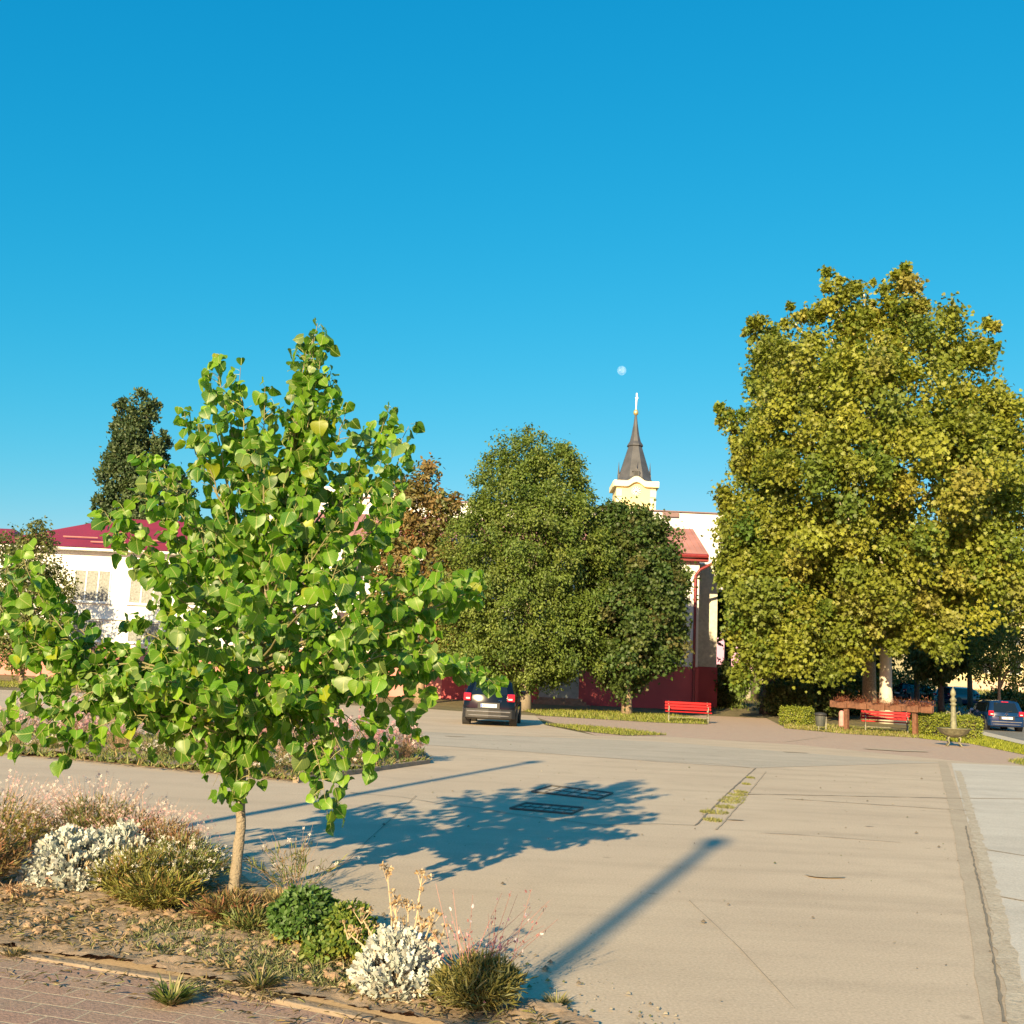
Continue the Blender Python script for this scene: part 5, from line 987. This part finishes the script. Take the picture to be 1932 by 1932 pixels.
# bottom right gaura: olive mound with tall red stalks
r_ = gaura((-.06, 5.30, .03), 'olive gaura mound with tall reddish bare stalks at the right tip of the bed', .21, .24, 315, 240, 14, PK, [(3, (.20, .19, .05)), (2, (.26, .22, .07)), (1, (.20, .21, .10))], 5200, low=1.0, stemc='gstg')
rng = np.random.default_rng(5); B = np.tile([[-.04, 5.38, .14]], (34, 1))+rng.normal(size=(34, 3))*[.07, .07, .02]; T = B+np.c_[rng.uniform(-.2, .42, 34), rng.uniform(-.1, .2, 34), rng.uniform(.15, .46, 34)]
stems_mesh(B, T, .0018, .1, 5).build('flower_stalks', mat('wine red stalk', (.36, .16, .13), .7), r_)
n_ = 170; k = rng.integers(0, 34, n_); t = rng.uniform(.35, 1, n_)[:, None]; P = B[k]*(1-t)+T[k]*t+rng.normal(size=(n_, 3))*.008
leafobj('flower_buds', [scatter(OVAL, P, rng.normal(size=(n_, 3))*.5+[0, 0, 1], rng.normal(size=(n_, 3)), .018*rng.uniform(.6, 1.3, n_), pick(rng, [(3, (.42, .18, .17)), (2, (.66, .32, .36)), (1, (.80, .66, .66))], n_, .1))], 'petal', r_)
# silver bushes
def silver(loc, label, rx, ry, h, n, seed, size=.056, stalks=None):
    rng = np.random.default_rng(seed); loc = Vector(loc); root = empty('dusty_miller', loc, label, 'silver shrub', 'silver leaved bushes')
    n = int(n*1.7); ncl = int(n/11); u = rnd(rng, ncl*2); u = u[u[:, 2] > -.15][:ncl]; C = u*[rx, ry, h]*rng.uniform(.72, 1.0, (len(u), 1)); C[:, 2] = np.abs(C[:, 2])+.02; C += np.array(loc)
    mb = MB()
    for c in C[::3]: mb.tube([loc+Vector(((c[0]-loc.x)*.2, (c[1]-loc.y)*.2, 0)), loc+Vector(((c[0]-loc.x)*.6, (c[1]-loc.y)*.6, (c[2]-loc.z)*.55)), c], [.006, .005, .003], 5, False)
    mb.build('stems', 'drystem', root)
    k = np.repeat(np.arange(len(C)), 11); N = len(k); out = u[k]/np.linalg.norm(u[k], axis=1, keepdims=True)
    d = out*.9+rng.normal(size=(N, 3))*.62+[0, 0, .45]; P = C[k]+rng.normal(size=(N, 3))*.012; nr = -out*.2+rng.normal(size=(N, 3))*.6+[0, 0, .6]
    leafobj('leaves', [scatter(FELT, P, d, nr, size*rng.uniform(.6, 1.2, N), pick(rng, [(4, (.56, .57, .52)), (3, (.44, .47, .41)), (1, (.60, .56, .46))], N, .07))], 'silver', root)
    # brown dead leaves at the foot
    n2 = int(n*.35); a = rng.uniform(0, 6.28, n2); P = np.c_[np.cos(a)*rx*rng.uniform(.5, .95, n2), np.sin(a)*ry*rng.uniform(.5, .95, n2), rng.uniform(.0, h*.28, n2)]+np.array(loc)
    leafobj('withered_leaves', [scatter(FELT, P, rng.normal(size=(n2, 3))+[0, 0, -.4], rng.normal(size=(n2, 3)), size*.7*rng.uniform(.6, 1.2, n2), pick(rng, [(2, (.42, .32, .22)), (1, (.28, .16, .12)), (1, (.50, .42, .32))], n2, .15))], 'silver', root)
    if stalks:
        sm, hd = MB(), []
        for sx, sy, hz in stalks:
            b0 = loc+Vector((sx*.45, sy*.4, h*.5)); t0 = loc+Vector((sx, sy, hz)); sm.tube([b0, b0.lerp(t0, .5)+Vector((.012, 0, .01)), t0], [.0055, .0045, .0035], 6, False); 
            for q in range(5):
                e_ = t0+Vector(rng.normal(size=3))*.022+Vector((0, 0, .02)); sm.tube([t0-Vector((0, 0, .03)), e_], [.0025, .0015], 4, False); hd.append(e_)
            for q in range(2):
                m0 = b0.lerp(t0, rng.uniform(.5, .75)); e_ = m0+Vector((rng.uniform(-.04, .04), 0, .05)); sm.tube([m0, e_], [.0025, .0015], 4, False); hd.append(e_)
        sm.build('flower_stalks', 'drystem', root); pass
        for h0 in range(0, len(hd), 7): H_ = np.repeat(np.array([list(v) for v in hd[h0:h0+7]]), 9, 0); n3 = len(H_); leafobj('dry_flower_head', [scatter(OVAL, H_+rng.normal(size=(n3, 3))*.006, rng.normal(size=(n3, 3))+[0, 0, .8], rng.normal(size=(n3, 3)), .022*rng.uniform(.6, 1.2, n3), pick(rng, [(2, (.50, .36, .20)), (1, (.40, .26, .13)), (1, (.60, .50, .34))], n3, .1))], 'petal', root)
    return root
silver((-2.92, 7.62, .03), 'wide silver white dusty miller bush at the left, among pink flowers', .32, .28, .35, 2400, 401)
silver((-2.66, 7.76, .03), 'silver white dusty miller with the highest dome, joined to the wide one on its right', .22, .22, .39, 1400, 403)
silver((-.46, 5.50, .03), 'silver white dusty miller with tall dried flower stalks at the front of the bed', .205, .18, .27, 1500, 402, .052,
    stalks=[(-.085, .05, .55), (.085, .08, .53), (.03, .05, .40), (-.03, .0, .40), (.15, .0, .34), (-.20, .05, .34), (-.26, .02, .27), (.19, .02, .27), (.10, .03, .33)])
def aster(loc, label, rx, h, n, seed, cols, under):
    rng = np.random.default_rng(seed); loc = Vector(loc); root = empty('green_bush', loc, label, 'bush', 'leafy green bushes in the bed')
    u = rnd(rng, n*2); u = u[u[:, 2] > -.1][:n]; N = len(u); lump = 1+.10*np.sin(u[:, 0]*7+seed)*np.cos(u[:, 2]*8)
    P = u*[rx, rx, h*.72]*(rng.uniform(.55, 1.0, (N, 1))**.45)*lump[:, None]; P[:, 2] = P[:, 2]+h*.36; P += np.array(loc)
    mb = MB()
    for i in range(26):
        a = i*2.4; r0 = rx*(.15+.75*(i/26)); mb.tube([loc+Vector((math.cos(a)*r0*.3, math.sin(a)*r0*.3, 0)), loc+Vector((math.cos(a)*r0*.8, math.sin(a)*r0*.8, h*.45))], [.003, .002], 4, False)
    mb.build('stems', 'drystem', root)
    leafobj('leaves', [scatter(OVAL, P, u*.6+rng.normal(size=(N, 3))*.6+[0, 0, -.3], u+rng.normal(size=(N, 3))*.45, .034*rng.uniform(.6, 1.3, N), pick(rng, cols, N, .16))], 'leaf2', root)
    n2 = int(n*.28); a = rng.uniform(0, 6.28, n2); r2 = rx*rng.uniform(.5, 1.0, n2); P = np.c_[np.cos(a)*r2, np.sin(a)*r2, rng.uniform(.05, .42, n2)*h]+np.array(loc)
    leafobj('yellowed_leaves', [scatter(OVAL, P, rng.normal(size=(n2, 3))+[0, 0, -.9], rng.normal(size=(n2, 3)), .035*rng.uniform(.6, 1.2, n2), pick(rng, under, n2, .15))], 'leaf2', root)
DG = [(3, (.065, .135, .022)), (2, (.09, .17, .03)), (1, (.05, .10, .02))]; YG = [(2, (.26, .26, .03)), (1, (.30, .20, .06)), (1, (.15, .20, .03))]
aster((-1.08, 6.36, .03), 'dense dark green leafy bush with yellowing lower leaves right of the trunk', .20, .29, 2600, 501, DG, YG)
aster((-.77, 6.02, .03), 'second smaller leafy bush, yellow green, between the dark bush and the silver one', .14, .29, 1300, 502, [(2, (.12, .18, .025)), (2, (.18, .22, .03)), (1, (.07, .13, .02))], YG)
aster((-.92, 5.98, .03), 'low leafy sprig in front of the smaller green bush', .10, .13, 450, 503, [(2, (.12, .19, .03)), (1, (.18, .22, .04))], YG)
def tuft(loc, label, rad, h, n, seed, cols, flat=1.2):
    rng = np.random.default_rng(seed); a = rng.uniform(0, 6.28, n); r0 = rng.uniform(0, 1, n)*rad*.45; P = np.c_[np.cos(a)*r0, np.sin(a)*r0, np.zeros(n)]+np.array(loc)
    d = np.c_[np.cos(a)*flat*rng.uniform(.2, 1.3, n), np.sin(a)*flat*rng.uniform(.2, 1.3, n), np.ones(n)*.6]; nr = np.c_[np.cos(a)*-.4, np.sin(a)*-.4, np.ones(n)]
    T = ([(-.03, 0, 0), (.03, 0, 0), (.035, .4, .05), (.02, .75, .02), (0, 1, -.08), (-.02, .75, .02), (-.035, .4, .05)], [(0, 1, 2, 3, 4, 5, 6)], None)
    o = leafobj('grass_tuft', [scatter(T, P, d, nr, h*rng.uniform(.5, 1.2, n), pick(rng, cols, n, .18))], 'blade', None, loc); return tag(o, label, 'grass tuft', 'grass tufts on the pavement')
tuft((-1.50, 5.28, .008), 'small green grass tuft growing through the brick pavement', .10, .13, 260, 601, [(3, (.17, .22, .05)), (1, (.33, .29, .14))])
tuft((-1.14, 5.52, .03), 'grass tuft with a long dry straw on the kerb', .12, .12, 160, 602, [(2, (.20, .22, .07)), (2, (.38, .31, .17))])
tuft((.33, 5.5, .01), 'low weed tuft where the kerb ends on the plaza', .10, .07, 160, 603, [(2, (.22, .21, .08)), (1, (.36, .28, .14))])
tuft((-2.55, 5.95, .01), 'dry brown weed tuft on the kerb at the left', .10, .07, 120, 604, [(1, (.34, .26, .13)), (1, (.24, .22, .09))])
tuft((-2.95, 5.55, .01), 'greyish weed at the left edge of the brick pavement', .09, .07, 100, 605, [(1, (.34, .30, .20)), (1, (.24, .25, .12))])
# small thistle like dried plant
root = empty('dried_plant', (-3.08, 7.05, .03), 'small dried brown flower head on a short green stem before the wide silver bush', 'plant')
mb = MB(); mb.tube([(-3.08, 7.05, .0), (-3.07, 7.05, .1)], [.006, .004], 5); mb.build('stem', 'twig', root); rng = np.random.default_rng(7); n_ = 140
leafobj('dry_head', [scatter(NEEDLE, np.tile([[-3.07, 7.05, .12]], (n_, 1))+rng.normal(size=(n_, 3))*[.04, .03, .008], rng.normal(size=(n_, 3)), rng.normal(size=(n_, 3))+[0, 0, 1], .05*rng.uniform(.6, 1.2, n_), pick(rng, [(2, (.45, .26, .14)), (1, (.60, .46, .32))], n_, .1))], 'petal', root)
# ------------------------------------------------------------------ flower island in the middle of the plaza
isl = [(-2.85, 15.15), (-1.30, 19.3), (-1.6, 21.6), (-6.5, 22.3), (-13, 22.0), (-12.6, 18.6), (-7.1, 17.0)]
soil_sheet('soil', isl, .12, .02, 9, base=.05)
tag(kerb('kerb', isl[:3], .10, .07, None, None, 'kerb'), kind='structure')
isl2 = [(-2.83, 14.98), (-1.30, 19.2), (-1.6, 21.6), (-6.5, 22.3), (-13, 22.0), (-13.3, 18.5), (-7.1, 16.8)]
tag(leafobj('ground_cover', [blades(isl2, 16000, .12, [(3, (.13, .17, .04)), (2, (.20, .21, .06)), (1, (.28, .20, .09))], 700, .9, .10, .05)], 'blade'), kind='stuff')
rg = random.Random(31); spots = [(-1.75, 19.2), (-2.3, 18.3), (-2.9, 17.4), (-3.2, 16.6), (-3.9, 17.3), (-4.7, 17.9), (-5.5, 18.3), (-6.4, 18.2), (-7.4, 18.6), (-8.4, 18.9), (-9.6, 19.3), (-3.2, 19.6), (-4.6, 19.9), (-6.2, 20.2), (-7.9, 20.4)]
look = ['first from the right tip', 'second from the right tip', 'third from the right tip', 'nearest the front corner', 'just behind the front corner']
for i, (x, y) in enumerate(spots):
    lb = ('pink gaura clump in the plaza flower island, '+look[i]) if i < 5 else ('pink gaura clump in the flower island, %s from the right in the %s row' % ( ['sixth', 'seventh', 'eighth', 'ninth', 'tenth', 'eleventh', 'first', 'second', 'third', 'fourth'][i-5], 'back' if i > 10 else 'front'))
    gaura((x, y, .05), lb, .5+rg.uniform(-.05, .1), .84+rg.uniform(-.1, .16), 710+i, 150, 620, [(3, (.64, .33, .36)), (2, (.76, .52, .52)), (1, (.80, .72, .66))] if i % 3 != 1 else [(3, (.58, .24, .30)), (2, (.70, .42, .46))], GRN if i % 2 else RU, 900, group='gaura clumps in the flower island', fs=.028, low=.8)
    if i in (1, 3, 4, 6, 8): gaura((x-.1, y-.65, .05), 'low white flowered clump along the island edge, %s from the right' % ['', 'first', '', 'second', 'third', '', 'fourth', '', 'fifth'][i], .45, .3, 740+i, 60, 160, WH, GRN, 700, group='low white flowers along the island edge', fs=.024, low=.9)
print('verts', sum(len(m.vertices) for m in bpy.data.meshes))
